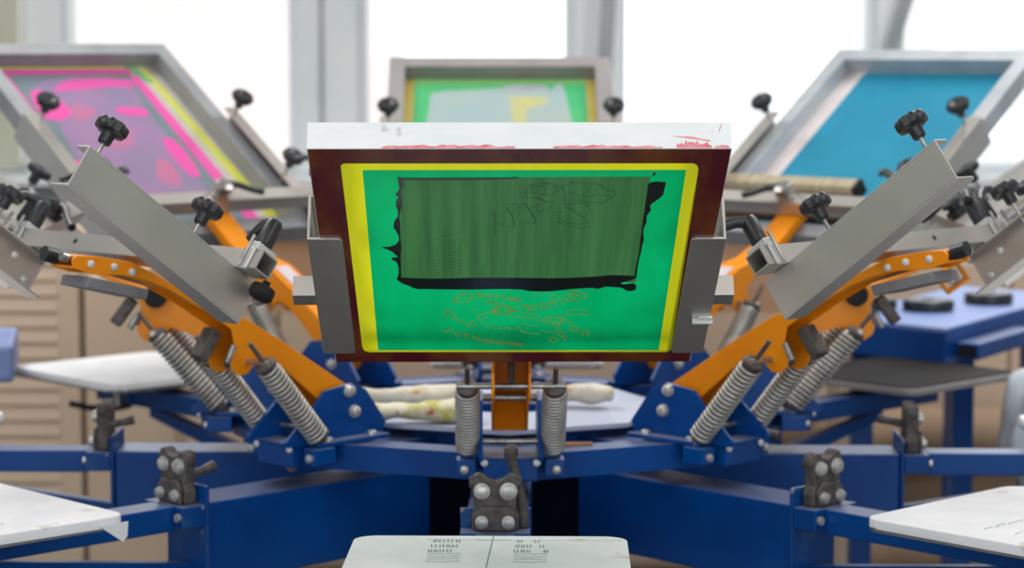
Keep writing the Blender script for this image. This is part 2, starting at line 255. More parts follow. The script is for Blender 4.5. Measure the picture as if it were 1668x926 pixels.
ART = {
 'yellow': [[0.624,-0.221],[0.624,0.219],[0.62,0.224],[0.612,0.227],[0.601,0.228],[0.053,0.233],[0.04,0.232],[0.035,0.227],[0.037,-0.215],[0.044,-0.221],[0.059,-0.223],[0.606,-0.225],[0.618,-0.225]],
 'green': [[0.606,-0.198],[0.606,0.212],[0.042,0.215],[0.044,-0.2]],
 'film': [[0.585,-0.151],[0.588,0.168],[0.276,0.167],[0.273,-0.16]],
 'smear_low': [[0.293,-0.163],[0.289,-0.119],[0.292,-0.034],[0.29,0.051],[0.294,0.102],[0.3,0.136],[0.296,0.165],[0.288,0.163],[0.28,0.152],[0.274,0.146],[0.27,0.154],[0.274,0.164],[0.264,0.169],[0.252,0.167],[0.25,0.157],[0.26,0.148],[0.262,0.138],[0.264,0.125],[0.256,0.116],[0.26,0.108],[0.256,0.078],[0.248,0.035],[0.257,-0.008],[0.255,-0.068],[0.257,-0.12],[0.257,-0.137],[0.269,-0.15],[0.277,-0.158]],
 'smear_left': [[0.588,-0.153],[0.586,-0.143],[0.586,-0.035],[0.588,-0.004],[0.585,-0.002],[0.582,-0.035],[0.58,-0.113],[0.58,-0.148],[0.568,-0.147],[0.551,-0.151],[0.517,-0.151],[0.491,-0.154],[0.464,-0.155],[0.392,-0.156],[0.335,-0.158],[0.287,-0.159],[0.293,-0.163],[0.32,-0.161],[0.341,-0.163],[0.354,-0.17],[0.358,-0.161],[0.373,-0.167],[0.383,-0.175],[0.388,-0.182],[0.39,-0.17],[0.399,-0.161],[0.418,-0.158],[0.436,-0.161],[0.448,-0.164],[0.464,-0.163],[0.475,-0.158],[0.493,-0.157],[0.517,-0.159],[0.534,-0.155],[0.541,-0.158],[0.558,-0.153]],
 'smear_right': [[0.568,0.166],[0.574,0.171],[0.576,0.177],[0.574,0.183],[0.573,0.188],[0.547,0.188],[0.534,0.185],[0.52,0.177],[0.508,0.172],[0.496,0.174],[0.481,0.17],[0.46,0.171],[0.442,0.168],[0.409,0.17],[0.353,0.168],[0.296,0.167],[0.296,0.164],[0.344,0.165],[0.4,0.166],[0.446,0.166],[0.499,0.166],[0.542,0.166]],
 'drop': [[0.591,0.17],[0.601,0.172],[0.596,0.174]],
 'yellow_strokes': [[0.00104,[[0.213,-0.089],[0.228,-0.084],[0.243,-0.076],[0.243,-0.07],[0.235,-0.06],[0.223,-0.059],[0.213,-0.068],[0.21,-0.08],[0.212,-0.089]]],[0.00072,[[0.216,-0.084],[0.238,-0.075],[0.225,-0.073],[0.236,-0.07],[0.221,-0.068],[0.233,-0.063],[0.218,-0.064]]],[0.00144,[[0.244,-0.053],[0.228,-0.051]]],[0.0012,[[0.244,-0.053],[0.241,-0.046],[0.236,-0.051],[0.23,-0.046],[0.228,-0.051]]],[0.00128,[[0.226,-0.044],[0.244,-0.039],[0.226,-0.036]]],[0.00128,[[0.241,-0.035],[0.226,-0.032],[0.239,-0.029],[0.226,-0.026]]],[0.00128,[[0.238,-0.025],[0.225,-0.021],[0.234,-0.016],[0.223,-0.015]]],[0.00128,[[0.236,-0.014],[0.225,-0.015],[0.223,-0.008]]],[0.00128,[[0.231,-0.007],[0.215,-0.005]]],[0.00128,[[0.231,-0.004],[0.215,-0.001],[0.228,0.003],[0.224,0.007],[0.216,0.001],[0.213,0.008],[0.228,0.003]]],[0.00096,[[0.221,-0.043],[0.205,-0.04],[0.22,-0.037],[0.203,-0.035]]],[0.00096,[[0.218,-0.033],[0.203,-0.032],[0.216,-0.028],[0.21,-0.033]]],[0.00096,[[0.216,-0.027],[0.203,-0.026],[0.215,-0.023],[0.206,-0.02],[0.208,-0.013]]],[0.00144,[[0.203,0.012],[0.183,0.024]]],[0.0012,[[0.203,0.012],[0.2,0.023],[0.193,0.019],[0.189,0.031],[0.183,0.024]]],[0.00136,[[0.205,0.027],[0.186,0.039],[0.211,0.034],[0.189,0.044]]],[0.00136,[[0.213,0.039],[0.191,0.05]]],[0.00128,[[0.204,0.042],[0.214,0.048],[0.196,0.06]]],[0.00136,[[0.228,0.051],[0.199,0.056],[0.228,0.059],[0.203,0.07]]],[0.0012,[[0.216,0.053],[0.218,0.061]]],[0.00136,[[0.231,0.062],[0.209,0.078],[0.237,0.069],[0.214,0.082]]],[0.0012,[[0.241,0.074],[0.214,0.089]]],[0.0012,[[0.247,0.077],[0.231,0.087],[0.247,0.081],[0.234,0.09],[0.224,0.096]]],[0.00112,[[0.247,0.077],[0.25,0.088],[0.241,0.098],[0.224,0.1]]],[0.00112,[[0.158,-0.053],[0.17,-0.049],[0.178,-0.039],[0.181,-0.033]]],[0.00112,[[0.158,-0.053],[0.151,-0.049],[0.163,-0.039]]],[0.0012,[[0.185,-0.002],[0.18,-0.003],[0.176,-0.004],[0.173,-0.006],[0.171,-0.01],[0.169,-0.013],[0.168,-0.017],[0.169,-0.021],[0.171,-0.025],[0.173,-0.028],[0.177,-0.031],[0.18,-0.032],[0.185,-0.033],[0.189,-0.032],[0.193,-0.031],[0.196,-0.028],[0.199,-0.025],[0.2,-0.021],[0.201,-0.018],[0.2,-0.014],[0.198,-0.01],[0.196,-0.007],[0.193,-0.004],[0.189,-0.003],[0.185,-0.002]]],[0.00096,[[0.185,-0.005],[0.181,-0.005],[0.178,-0.006],[0.176,-0.008],[0.174,-0.011],[0.173,-0.014],[0.172,-0.017],[0.173,-0.021],[0.174,-0.024],[0.176,-0.026],[0.179,-0.028],[0.181,-0.03],[0.185,-0.03],[0.188,-0.03],[0.191,-0.029],[0.193,-0.026],[0.195,-0.024],[0.196,-0.021],[0.197,-0.018],[0.196,-0.014],[0.195,-0.011],[0.193,-0.008],[0.191,-0.006],[0.188,-0.005],[0.185,-0.005]]],[0.00128,[[0.19,-0.025],[0.185,-0.027],[0.178,-0.022],[0.188,-0.022]]],[0.00112,[[0.18,-0.015],[0.19,-0.012],[0.181,-0.008],[0.178,-0.013]]],[0.00112,[[0.185,-0.002],[0.179,0.011],[0.173,0.024],[0.161,0.038]]],[0.00096,[[0.163,-0.007],[0.163,0.01],[0.154,0.027],[0.145,0.039]]],[0.0008,[[0.198,-0.001],[0.191,0.011]]],[0.0008,[[0.236,0.021],[0.241,0.037],[0.241,0.051],[0.234,0.058]]],[0.00112,[[0.152,0.071],[0.148,0.071],[0.145,0.07],[0.142,0.067],[0.14,0.064],[0.138,0.061],[0.138,0.057],[0.138,0.053],[0.14,0.049],[0.142,0.046],[0.145,0.044],[0.148,0.042],[0.152,0.041],[0.156,0.042],[0.159,0.043],[0.162,0.046],[0.165,0.049],[0.166,0.052],[0.166,0.056],[0.166,0.06],[0.164,0.064],[0.162,0.067],[0.159,0.069],[0.156,0.071],[0.152,0.071]]],[0.00088,[[0.152,0.067],[0.15,0.067],[0.148,0.066],[0.147,0.064],[0.146,0.062],[0.145,0.06],[0.145,0.057],[0.145,0.055],[0.146,0.052],[0.147,0.05],[0.148,0.049],[0.15,0.048],[0.152,0.047],[0.154,0.047],[0.156,0.048],[0.157,0.05],[0.159,0.052],[0.159,0.054],[0.16,0.057],[0.159,0.06],[0.159,0.062],[0.157,0.064],[0.156,0.066],[0.154,0.067],[0.152,0.067]]],[0.00112,[[0.169,0.072],[0.184,0.079],[0.189,0.089],[0.184,0.1],[0.169,0.107]]],[0.00088,[[0.169,0.072],[0.171,0.082],[0.169,0.107]]],[0.00088,[[0.157,0.071],[0.14,0.083],[0.123,0.08],[0.109,0.086],[0.119,0.094],[0.13,0.085]]],[0.00096,[[0.137,0.056],[0.116,0.062],[0.109,0.066]]],[0.00096,[[0.137,0.065],[0.116,0.067],[0.098,0.075]]],[0.00088,[[0.109,0.054],[0.102,0.064],[0.088,0.075]]],[0.00088,[[0.082,0.063],[0.08,0.063],[0.078,0.063],[0.076,0.062],[0.075,0.061],[0.074,0.059],[0.074,0.058],[0.074,0.056],[0.075,0.055],[0.076,0.054],[0.078,0.053],[0.08,0.052],[0.082,0.052],[0.085,0.052],[0.087,0.052],[0.089,0.053],[0.09,0.055],[0.091,0.056],[0.091,0.057],[0.091,0.059],[0.09,0.06],[0.089,0.062],[0.087,0.063],[0.085,0.063],[0.082,0.063]]],[0.0008,[[0.102,0.072],[0.077,0.075],[0.095,0.078]]],[0.00096,[[0.109,0.086],[0.126,0.088],[0.124,0.094],[0.109,0.092]]],[0.00104,[[0.095,0.099],[0.116,0.1],[0.102,0.104],[0.116,0.105],[0.095,0.109]]],[0.00096,[[0.112,0.109],[0.102,0.108]]],[0.0008,[[0.134,-0.033],[0.121,-0.027],[0.125,-0.018],[0.12,-0.021]]],[0.00088,[[0.125,-0.014],[0.123,-0.005],[0.116,-0.007]]],[0.0008,[[0.116,-0.001],[0.13,0.006],[0.116,0.009],[0.109,0.016]]],[0.0008,[[0.14,0.013],[0.133,0.022],[0.133,0.035]]],[0.0008,[[0.111,0.011],[0.104,0.028],[0.102,0.037]]],[0.0008,[[0.144,-0.047],[0.13,-0.039],[0.134,-0.033]]],[0.0008,[[0.116,0.041],[0.109,0.05],[0.109,0.057]]],[0.00088,[[0.178,-0.09],[0.175,-0.09],[0.172,-0.09],[0.17,-0.091],[0.168,-0.092],[0.167,-0.093],[0.166,-0.094],[0.167,-0.095],[0.168,-0.096],[0.17,-0.097],[0.172,-0.098],[0.175,-0.098],[0.178,-0.098],[0.181,-0.098],[0.184,-0.098],[0.186,-0.097],[0.188,-0.096],[0.19,-0.095],[0.19,-0.094],[0.189,-0.093],[0.188,-0.092],[0.186,-0.091],[0.184,-0.09],[0.181,-0.09],[0.178,-0.09]]],[0.00088,[[0.171,-0.104],[0.175,-0.097],[0.165,-0.096]]],[0.00088,[[0.181,-0.09],[0.168,-0.084],[0.154,-0.089]]],[0.00096,[[0.161,-0.084],[0.141,-0.079],[0.154,-0.076],[0.144,-0.073]]],[0.00088,[[0.137,-0.056],[0.135,-0.057],[0.132,-0.057],[0.13,-0.058],[0.129,-0.059],[0.128,-0.06],[0.127,-0.062],[0.128,-0.063],[0.129,-0.064],[0.13,-0.065],[0.132,-0.066],[0.135,-0.066],[0.137,-0.067],[0.14,-0.066],[0.142,-0.066],[0.144,-0.065],[0.145,-0.064],[0.146,-0.063],[0.147,-0.061],[0.146,-0.06],[0.145,-0.059],[0.144,-0.058],[0.142,-0.057],[0.14,-0.057],[0.137,-0.056]]],[0.00088,[[0.141,-0.07],[0.13,-0.066],[0.127,-0.069]]],[0.0008,[[0.188,-0.06],[0.19,-0.056],[0.181,-0.057]]],[0.00112,[[0.116,-0.105],[0.113,-0.098],[0.106,-0.101],[0.116,-0.093],[0.125,-0.095]]],[0.00112,[[0.116,-0.089],[0.092,-0.083],[0.109,-0.083],[0.092,-0.078],[0.109,-0.078]]],[0.00112,[[0.106,-0.072],[0.088,-0.069],[0.102,-0.067]]],[0.0012,[[0.099,-0.06],[0.083,-0.056],[0.088,-0.05],[0.093,-0.056],[0.081,-0.05]]],[0.00096,[[0.085,-0.046],[0.072,-0.045]]],[0.00088,[[0.085,-0.046],[0.083,-0.042],[0.073,-0.042]]],[0.00096,[[0.083,-0.039],[0.07,-0.038]]],[0.00088,[[0.083,-0.039],[0.081,-0.035],[0.071,-0.035]]],[0.00096,[[0.081,-0.032],[0.069,-0.031]]],[0.00088,[[0.081,-0.032],[0.079,-0.028],[0.07,-0.029]]],[0.00096,[[0.079,-0.026],[0.067,-0.024]]],[0.00088,[[0.079,-0.026],[0.077,-0.021],[0.068,-0.022]]],[0.00096,[[0.077,-0.019],[0.065,-0.018]]],[0.00088,[[0.077,-0.019],[0.076,-0.015],[0.066,-0.015]]],[0.00096,[[0.076,-0.012],[0.063,-0.011]]],[0.00088,[[0.076,-0.012],[0.074,-0.008],[0.064,-0.009]]],[0.00096,[[0.074,-0.005],[0.061,-0.004]]],[0.00088,[[0.074,-0.005],[0.072,-0.001],[0.062,-0.002]]],[0.00096,[[0.072,0.001],[0.059,0.003]]],[0.00088,[[0.072,0.001],[0.07,0.005],[0.06,0.005]]],[0.00096,[[0.07,0.008],[0.058,0.009]]],[0.00088,[[0.07,0.008],[0.068,0.012],[0.059,0.012]]]],
 'dark_strokes': [[0.00056,[[0.546,0.009],[0.559,0.01],[0.568,0.016],[0.573,0.03],[0.571,0.043],[0.561,0.049],[0.544,0.049],[0.538,0.041],[0.541,0.028],[0.548,0.016],[0.546,0.009]]],[0.00056,[[0.546,0.009],[0.53,0.012],[0.532,0.02],[0.521,0.037]]],[0.00048,[[0.535,0.022],[0.526,0.031]]],[0.00048,[[0.548,0.016],[0.566,0.017]]],[0.00048,[[0.562,0.019],[0.568,0.038]]],[0.00048,[[0.546,0.025],[0.562,0.024]]],[0.00048,[[0.541,0.034],[0.562,0.034]]],[0.00048,[[0.561,0.049],[0.566,0.055],[0.568,0.065]]],[0.00064,[[0.566,0.055],[0.546,0.06],[0.512,0.061]]],[0.00056,[[0.568,0.065],[0.575,0.067],[0.573,0.081],[0.568,0.084],[0.575,0.095],[0.568,0.104],[0.552,0.116],[0.548,0.123],[0.539,0.125],[0.534,0.122],[0.541,0.116],[0.535,0.114],[0.541,0.11],[0.537,0.106],[0.544,0.101],[0.537,0.096],[0.535,0.089],[0.532,0.086],[0.537,0.084],[0.528,0.083],[0.532,0.079],[0.521,0.078]]],[0.00048,[[0.548,0.064],[0.537,0.078],[0.548,0.089],[0.564,0.092]]],[0.00048,[[0.568,0.101],[0.546,0.101]]],[0.00048,[[0.521,0.078],[0.519,0.093],[0.516,0.109],[0.53,0.119],[0.537,0.124]]],[0.00048,[[0.512,0.061],[0.514,0.071],[0.516,0.084],[0.512,0.093],[0.491,0.094]]],[0.00048,[[0.505,0.061],[0.498,0.072],[0.48,0.083],[0.468,0.091]]],[0.00048,[[0.489,0.051],[0.494,0.053],[0.491,0.058]]],[0.0004,[[0.475,0.053],[0.461,0.064],[0.456,0.08],[0.461,0.096]]],[0.0004,[[0.466,0.053],[0.451,0.065],[0.444,0.081],[0.449,0.097]]],[0.00072,[[0.505,-0.016],[0.477,-0.006],[0.452,-0.004]]],[0.0008,[[0.517,0.008],[0.496,0.016],[0.466,0.024]]],[0.00056,[[0.51,-0.018],[0.514,-0.009],[0.515,0.008]]],[0.00048,[[0.53,0.012],[0.519,0.012]]],[0.0004,[[0.461,-0.028],[0.449,-0.017],[0.447,-0.004]]],[0.0004,[[0.47,-0.002],[0.459,0.011],[0.461,0.024]]],[0.00048,[[0.494,-0.029],[0.423,-0.029]]],[0.0004,[[0.491,-0.034],[0.466,-0.028]]],[0.00048,[[0.503,0.016],[0.517,0.031],[0.523,0.046]]],[0.0004,[[0.517,0.025],[0.494,0.025]]],[0.00048,[[0.491,0.027],[0.498,0.038],[0.507,0.045]]],[0.0004,[[0.489,-0.008],[0.51,0.003],[0.475,-0.001]]]],
 'dots': [[0.00072,[[0.412,-0.106],[0.41,-0.104]]],[0.00072,[[0.401,-0.106],[0.4,-0.105]]],[0.00072,[[0.391,-0.106],[0.389,-0.104]]],[0.00072,[[0.381,-0.107],[0.379,-0.105]]],[0.00072,[[0.371,-0.107],[0.369,-0.105]]],[0.00072,[[0.361,-0.106],[0.359,-0.105]]],[0.00072,[[0.351,-0.107],[0.349,-0.105]]],[0.00072,[[0.34,-0.107],[0.338,-0.106]]],[0.00072,[[0.33,-0.107],[0.328,-0.105]]],[0.00072,[[0.319,-0.108],[0.317,-0.106]]],[0.00072,[[0.309,-0.108],[0.307,-0.105]]],[0.00072,[[0.421,-0.098],[0.419,-0.095]]],[0.00072,[[0.411,-0.097],[0.409,-0.096]]],[0.00072,[[0.401,-0.097],[0.399,-0.095]]],[0.00072,[[0.391,-0.098],[0.389,-0.096]]],[0.00072,[[0.381,-0.098],[0.379,-0.096]]],[0.00072,[[0.371,-0.097],[0.369,-0.097]]],[0.00072,[[0.36,-0.099],[0.358,-0.096]]],[0.00072,[[0.35,-0.098],[0.348,-0.097]]],[0.00072,[[0.34,-0.098],[0.338,-0.096]]],[0.00072,[[0.329,-0.099],[0.327,-0.097]]],[0.00072,[[0.319,-0.099],[0.317,-0.097]]],[0.00072,[[0.308,-0.098],[0.306,-0.097]]],[0.00072,[[0.426,-0.092],[0.424,-0.089]]],[0.00072,[[0.416,-0.091],[0.414,-0.09]]],[0.00072,[[0.406,-0.091],[0.404,-0.09]]],[0.00072,[[0.396,-0.092],[0.394,-0.09]]],[0.00072,[[0.386,-0.092],[0.384,-0.09]]],[0.00072,[[0.375,-0.091],[0.373,-0.091]]],[0.00072,[[0.365,-0.093],[0.363,-0.09]]],[0.00072,[[0.355,-0.092],[0.353,-0.091]]],[0.00072,[[0.345,-0.092],[0.343,-0.09]]],[0.00072,[[0.334,-0.093],[0.332,-0.091]]],[0.00072,[[0.324,-0.093],[0.322,-0.091]]],[0.00072,[[0.313,-0.092],[0.311,-0.091]]],[0.00072,[[0.407,-0.086],[0.405,-0.083]]],[0.00072,[[0.397,-0.085],[0.395,-0.084]]],[0.00072,[[0.387,-0.085],[0.385,-0.083]]],[0.00072,[[0.376,-0.086],[0.374,-0.084]]],[0.00072,[[0.366,-0.086],[0.364,-0.084]]],[0.00072,[[0.356,-0.085],[0.354,-0.084]]],[0.00072,[[0.346,-0.086],[0.344,-0.084]]],[0.00072,[[0.335,-0.086],[0.333,-0.084]]],[0.00072,[[0.325,-0.085],[0.323,-0.084]]],[0.00072,[[0.314,-0.087],[0.312,-0.085]]],[0.00072,[[0.411,-0.079],[0.41,-0.076]]],[0.00072,[[0.401,-0.078],[0.4,-0.077]]],[0.00072,[[0.391,-0.078],[0.389,-0.076]]],[0.00072,[[0.381,-0.079],[0.379,-0.077]]],[0.00072,[[0.371,-0.079],[0.369,-0.076]]],[0.00072,[[0.361,-0.078],[0.359,-0.077]]],[0.00072,[[0.35,-0.079],[0.349,-0.077]]],[0.00072,[[0.34,-0.079],[0.338,-0.077]]],[0.00072,[[0.33,-0.078],[0.328,-0.077]]],[0.00072,[[0.319,-0.079],[0.317,-0.078]]],[0.00072,[[0.309,-0.079],[0.307,-0.077]]]],
 'mark': [[0.00096,[[0.656,-0.0],[0.627,0.0]]],[0.00096,[[0.641,-0.01],[0.643,-0.0]]],[0.00096,[[0.636,-0.007],[0.645,-0.001]]],[0.00096,[[0.646,0.005],[0.649,0.01],[0.645,0.013],[0.641,0.009],[0.633,0.005],[0.633,0.013]]],[0.00096,[[0.641,0.017],[0.634,0.015]]],[0.00096,[[0.639,0.025],[0.645,0.026],[0.643,0.031],[0.639,0.032],[0.629,0.028]]],[0.00096,[[0.633,0.022],[0.639,0.026]]]],
}

# ---------------------------------------------------------------- the carousel's geometry
ROT = math.radians(0.793)       # the upper carousel is turned a little
R0, ZP = 0.4377, 0.0747         # pivot of a print head: radius and height
TH = math.radians(31.2)         # lift angle of the front head
LIFT = {0: 0, -45: 4.76, 45: 5.42, -90: 4.76, 90: 5.0, -135: 5.2, 135: 4.36, 180: 3.25}
def radial(a, extra=0.0):       # local x runs outward, y to the side, z up
    return Matrix.Translation((0, 0, Z0)) @ Matrix.Rotation(math.radians(a + extra) + ROT - PI/2, 4, 'Z')
def head_mtx(a):                # local x runs along the lifted arm
    return radial(a) @ Matrix.Translation((R0, 0, ZP)) @ Matrix.Rotation(-(TH + math.radians(LIFT[a])), 4, 'Y')
WHERE = {0: 'at the front, carrying the maroon bordered screen', -45: 'left of the front one, clamp rails empty',
         45: 'right of the front one, clamp rails empty', -90: 'at the far left, sideways on, clamp rails empty',
         90: 'at the far right, sideways on, clamp rails empty', -135: 'at the back left, carrying the pink screen',
         135: 'at the back right, carrying the turquoise screen', 180: 'at the very back, carrying the pale green screen'}

# ---------------------------------------------------------------- room
FL = 0.0; CE = 3.4
YB = 4.5
struct(MB().box(-4.2, 4.2, -7.0, YB+.25, -.1, FL).build('floor', M['floor']))
struct(MB().box(-4.2, 4.2, -7.0, YB+.25, CE, CE+.1).build('ceiling', M['ceiling']))
struct(MB().box(-4.3, -4.2, -7.0, YB+.25, FL, CE).build('wall_left', M['wall']))
struct(MB().box(4.2, 4.3, -7.0, YB+.25, FL, CE).build('wall_right', M['wall']))
SILL = Z0 + .19; TOP = 3.0
piers = [(-4.2, -2.6), (-1.79, -1.655), (-.79, -.56), (.24, .40), (1.36, 1.44), (3.3, 4.2)]
w_ = MB().box(-4.2, 4.2, YB, YB+.25, FL, SILL).box(-4.2, 4.2, YB, YB+.25, TOP, CE)
for a, b in ((-4.2, -2.6), (3.3, 4.2)): w_.box(a, b, YB, YB+.25, SILL, TOP)
struct(w_.build('wall_back', M['wall']))
k = 0
for i, (a, b) in enumerate(piers[1:-1]):
    struct(MB().box(a, b, YB-.02, YB+.2, SILL, TOP).build('trim_%d' % (i+1), M['pvc'] if i in (2, 3) else M['pillar'], bevel=.008))
    if i == 1: struct(MB().box(a+.09, a+.105, YB-.03, YB-.02, SILL, TOP).build('trim_6', M['post']))
edges = [(piers[i][1], piers[i+1][0]) for i in range(len(piers)-1)]
for i, (a, b) in enumerate(edges):
    f = MB()
    t = .035
    f.box(a, a+t, YB+.08, YB+.13, SILL, TOP).box(b-t, b, YB+.08, YB+.13, SILL, TOP).box(a+t, b-t, YB+.08, YB+.13, SILL, SILL+t).box(a+t, b-t, YB+.08, YB+.13, TOP-t, TOP)
    wn = struct(f.build('window_%d' % (i+1), M['pvc'], bevel=.004))
    MB().box(a+t, b-t, YB+.1, YB+.106, SILL+t, TOP-t).build('window_pane', M['glass'], wn)
struct(MB().box(-4.2, 4.2, YB-.26, YB, SILL-.035, SILL).build('trim_5', M['sill'], bevel=.006))
tag(MB().box(-2.6, -1.8, YB-.09, YB-.06, SILL+.02, 2.7).build('roller_blind', M['curtain']), 'olive grey blind hanging at the far left window', 'blind')
# slanting struts in front of the windows, standing on the sill
for nm, x0, x1, lb in (('window_strut', .325, .425, 'dark grey slanting metal strut before the window behind the green screen'),
                       ('window_strut', 1.235, 1.60, 'dark grey slanting metal strut above the turquoise screen')):
    z1 = 2.9 if x1 < 1 else 2.2
    s_ = MB(); m_ = YB-.20
    s_.prism([(x0-.027, SILL+.001), (x0+.027, SILL+.001), (x1+.027, z1), (x1-.027, z1)], m_, m_+.05, 'y')
    tag(s_.build('window_strut', M['post'], bevel=.004), lb, 'strut')
# buildings across the street
def house(x0, x1, y, z1, m, label, wins):
    e = empty('building', Matrix.Translation(((x0+x1)/2, y, -2)), label, 'building', None)
    MB().box(x0-(x0+x1)/2, x1-(x0+x1)/2, 0, 4, 0, z1+2).build('facade', m, e)
    for (a, b, c, d) in wins:
        f = MB().box(a-(x0+x1)/2, b-(x0+x1)/2, -.03, 0, c+2, d+2).build('window_frame', M['facade2'], e)
        MB().box(a+.08-(x0+x1)/2, b-.08-(x0+x1)/2, -.045, -.03, c+2.08, d+2-.08).build('window_glass', M['pvc'], f)
    return e
house(-9, -1.0, 14, 2.62, M['facade'], 'pale pink building across the street beyond the left window', [(-3.0, -2.2, 1.86, 2.5)])
house(1.6, 9, 17, 2.0, M['facade2'], 'pale white building across the street beyond the right windows', [(2.2, 3.0, .6, 1.6), (3.7, 4.5, .6, 1.6)])
struct(MB().box(-30, 30, YB+.3, 40, -2.2, -2.0).build('ground', M['facade2']))

# ---------------------------------------------------------------- beige louvred cabinets along the back
CY = 2.42
def cabinet(x0, x1, z1, label, louvre):
    e = empty('cabinet', Matrix.Translation(((x0+x1)/2, CY, 0)), label, 'cabinet', 'beige cabinets behind the press')
    h = (x1-x0)/2
    MB().box(-h+.002, h-.002, .02, .5, 0, z1).build('body', M['beige'], e)
    n = max(1, round((x1-x0)/.45)); wd = 2*h/n
    for i in range(n):
        a = -h+i*wd+.006; b = a+wd-.012
        d = MB().box(a, b, 0, .02, .02, z1-.01)
        if louvre:
            z = .12
            while z < z1-.08:
                d.prism([(0, z), (-.006, z+.003), (-.002, z+.036), (0, z+.036)], a+.06, b-.06, 'x'); z += .045
        d.build('door', M['beige'], e, bevel=.002)
    return e
cabinet(-2.35, -1.225, Z0+.12, 'beige cabinet with louvred doors at the far left', True)
cabinet(-1.22, -.1, Z0+.0, 'plain beige cabinet left of the press centre', False)
cabinet(-.095, 1.0, Z0+.0, 'plain beige cabinet behind the press centre', False)
cabinet(1.005, 2.3, Z0+.05, 'plain beige cabinet at the far right', False)
# plywood work table behind the heads
e = empty('work_table', Matrix.Translation((.05, 1.95, 0)), 'warm brown plywood work table behind the back heads', 'table')
MB().box(-1.0, .88, -.2, .1, Z0+.235, Z0+.262).build('table_top', M['wood'], e, bevel=.003)
MB().box(-.98, .86, -.17, -.15, Z0-.03, Z0+.235).build('front_panel', M['ply'], e)
MB().box(-.9, .8, -.195, -.171, Z0+.185, Z0+.205).build('front_rail', M['orange'], e, bevel=.002)
for x in (-.95, .84):
    for y in (-.12, .07): MB().box(x-.025, x+.025, y-.02, y+.02, 0, Z0+.235).build('leg', M['beige'], e)
for i, (x0, x1, z, mm, lb) in enumerate([(.40, .86, .0, 'wood', 'pale pine board lying on the plywood table at the right'),
                                     (.44, .83, .026, 'ply', 'warm brown board stacked on the pale pine board')]):
    tag(MB().box(x0, x1, 1.79, 2.02, Z0+.263+z, Z0+.288+z).build('wooden_board', M[mm], bevel=.002), lb, 'board')

# big blue machine table at the right, seen corner-on
e = empty('flash_dryer_table', None, 'blue steel machine table with pale top at the back right', 'machine')
zt = Z0+.02
FT = [(.985, .955), (1.46, 1.73), (1.2, 1.95), (.757, 1.22)]
cx_, cy_ = 1.1, 1.45
MB().prism(FT, zt-.08, zt, 'z').build('table_body', M['blue'], e, bevel=.006)
MB().prism([(cx_+(x-cx_)*.985, cy_+(y-cy_)*.985) for x, y in FT], zt+.0002, zt+.004, 'z').build('table_top', M['bluetop'], e)
mt = Matrix.Translation((.985, .955, 0)) @ Matrix.Rotation(math.atan2(.853, .523), 4, 'Z')
MB().box(.05, .42, -.062, -.006, zt-.068, zt-.03, mt).build('side_tube', M['blue'], e, bevel=.004)
MB().box(.0492, .0496, -.056, -.012, zt-.062, zt-.036, mt).build('tube_mouth', M['black_matte'], e)
for x, y in ((1.066, 1.18), (1.33, 1.64), (1.17, 1.82), (.84, 1.24)):
    MB().box(x-.025, x+.025, y-.025, y+.025, 0, zt-.08).build('leg', M['blue'], e)
def disc(x, y, z, r, label):
    tag(MB().lathe((x, y, z), (0, 0, 1), [(r*.9, 0), (r, .005), (r, .022), (r*.93, .027), (r*.3, .027), (r*.28, .018)], 32).build('black_disc', M['black'], smooth=True), label, 'disc', 'black discs on the blue machine table')
disc(1.014, 1.346, zt+.0045, .062, 'black round disc on the pale top, nearest the orange arm tip')
disc(.89, 1.36, zt+.0045, .05, 'black round disc on the pale top, partly behind the orange arm')
disc(1.19, 1.50, zt+.0045, .06, 'black round disc on the pale top, furthest right')
# left edge: blue grey bin
e = tag(MB().prism([(-1.60, .55), (-1.042, .62), (-1.10, .95), (-1.6, .95)], Z0-.05, Z0+.03, 'z').build('blue_tray', M['bluetop'], bevel=.01), 'blue grey tray at the left edge of the picture', 'tray')
MB().box(-1.5, -1.45, .7, .75, -0.0, Z0-.05).build('leg', M['post'], e)
MB().box(-1.25, -1.20, .72, .77, 0.0, Z0-.05).build('leg', M['post'], e)
# paper rolls on the floor at right, white bag
for i, (z, y) in enumerate(((.085, 2.2), (.255, 2.28), (.425, 2.2))):
    r_ = MB(); r_.cyl((.75, y, z), (2.05, y, z), .083, n=40)
    o = r_.build('paper_roll', M['kraft'], smooth=True)
    tag(o, ('lowest', 'middle', 'topmost')[i] + ' of the brown paper rolls stacked under the right table', 'roll', 'brown paper rolls')
    MB().cyl((.740, y, z), (.7495, y, z), .03, n=20).build('roll_core', M['wood_dark'], o)
b_ = bmesh.new(); bmesh.ops.create_icosphere(b_, subdivisions=4, radius=1)
for v in b_.verts:
    n_ = noise.noise(v.co*2.2)*.22 + noise.noise(v.co*6)*.07
    v.co *= (1+n_); v.co.x *= .17; v.co.y *= .15; v.co.z = max(v.co.z*.19, -.17)
x_ = MB(); x_.bm = b_
o = x_.build('plastic_bag', M['bag'], smooth=True, sharp=80); o.location = (1.245, .72, Z0-.16)
tag(o, 'white plastic bag on a stool at the right edge', 'bag')
e = empty('stool', Matrix.Translation((1.26, .72, 0)), 'grey stool under the white plastic bag', 'stool')
MB().lathe((0, 0, Z0-.365), (0, 0, 1), [(.14, 0), (.15, .01), (.15, .03), (.14, .035)], 32).build('seat', M['frame_light'], e, smooth=True)
for s1 in (-1, 1):
    for s2 in (-1, 1): MB().cyl((s1*.13, s2*.13, 0), (s1*.09, s2*.09, Z0-.365), .012, n=12).build('leg', M['frame_light'], e, smooth=True)

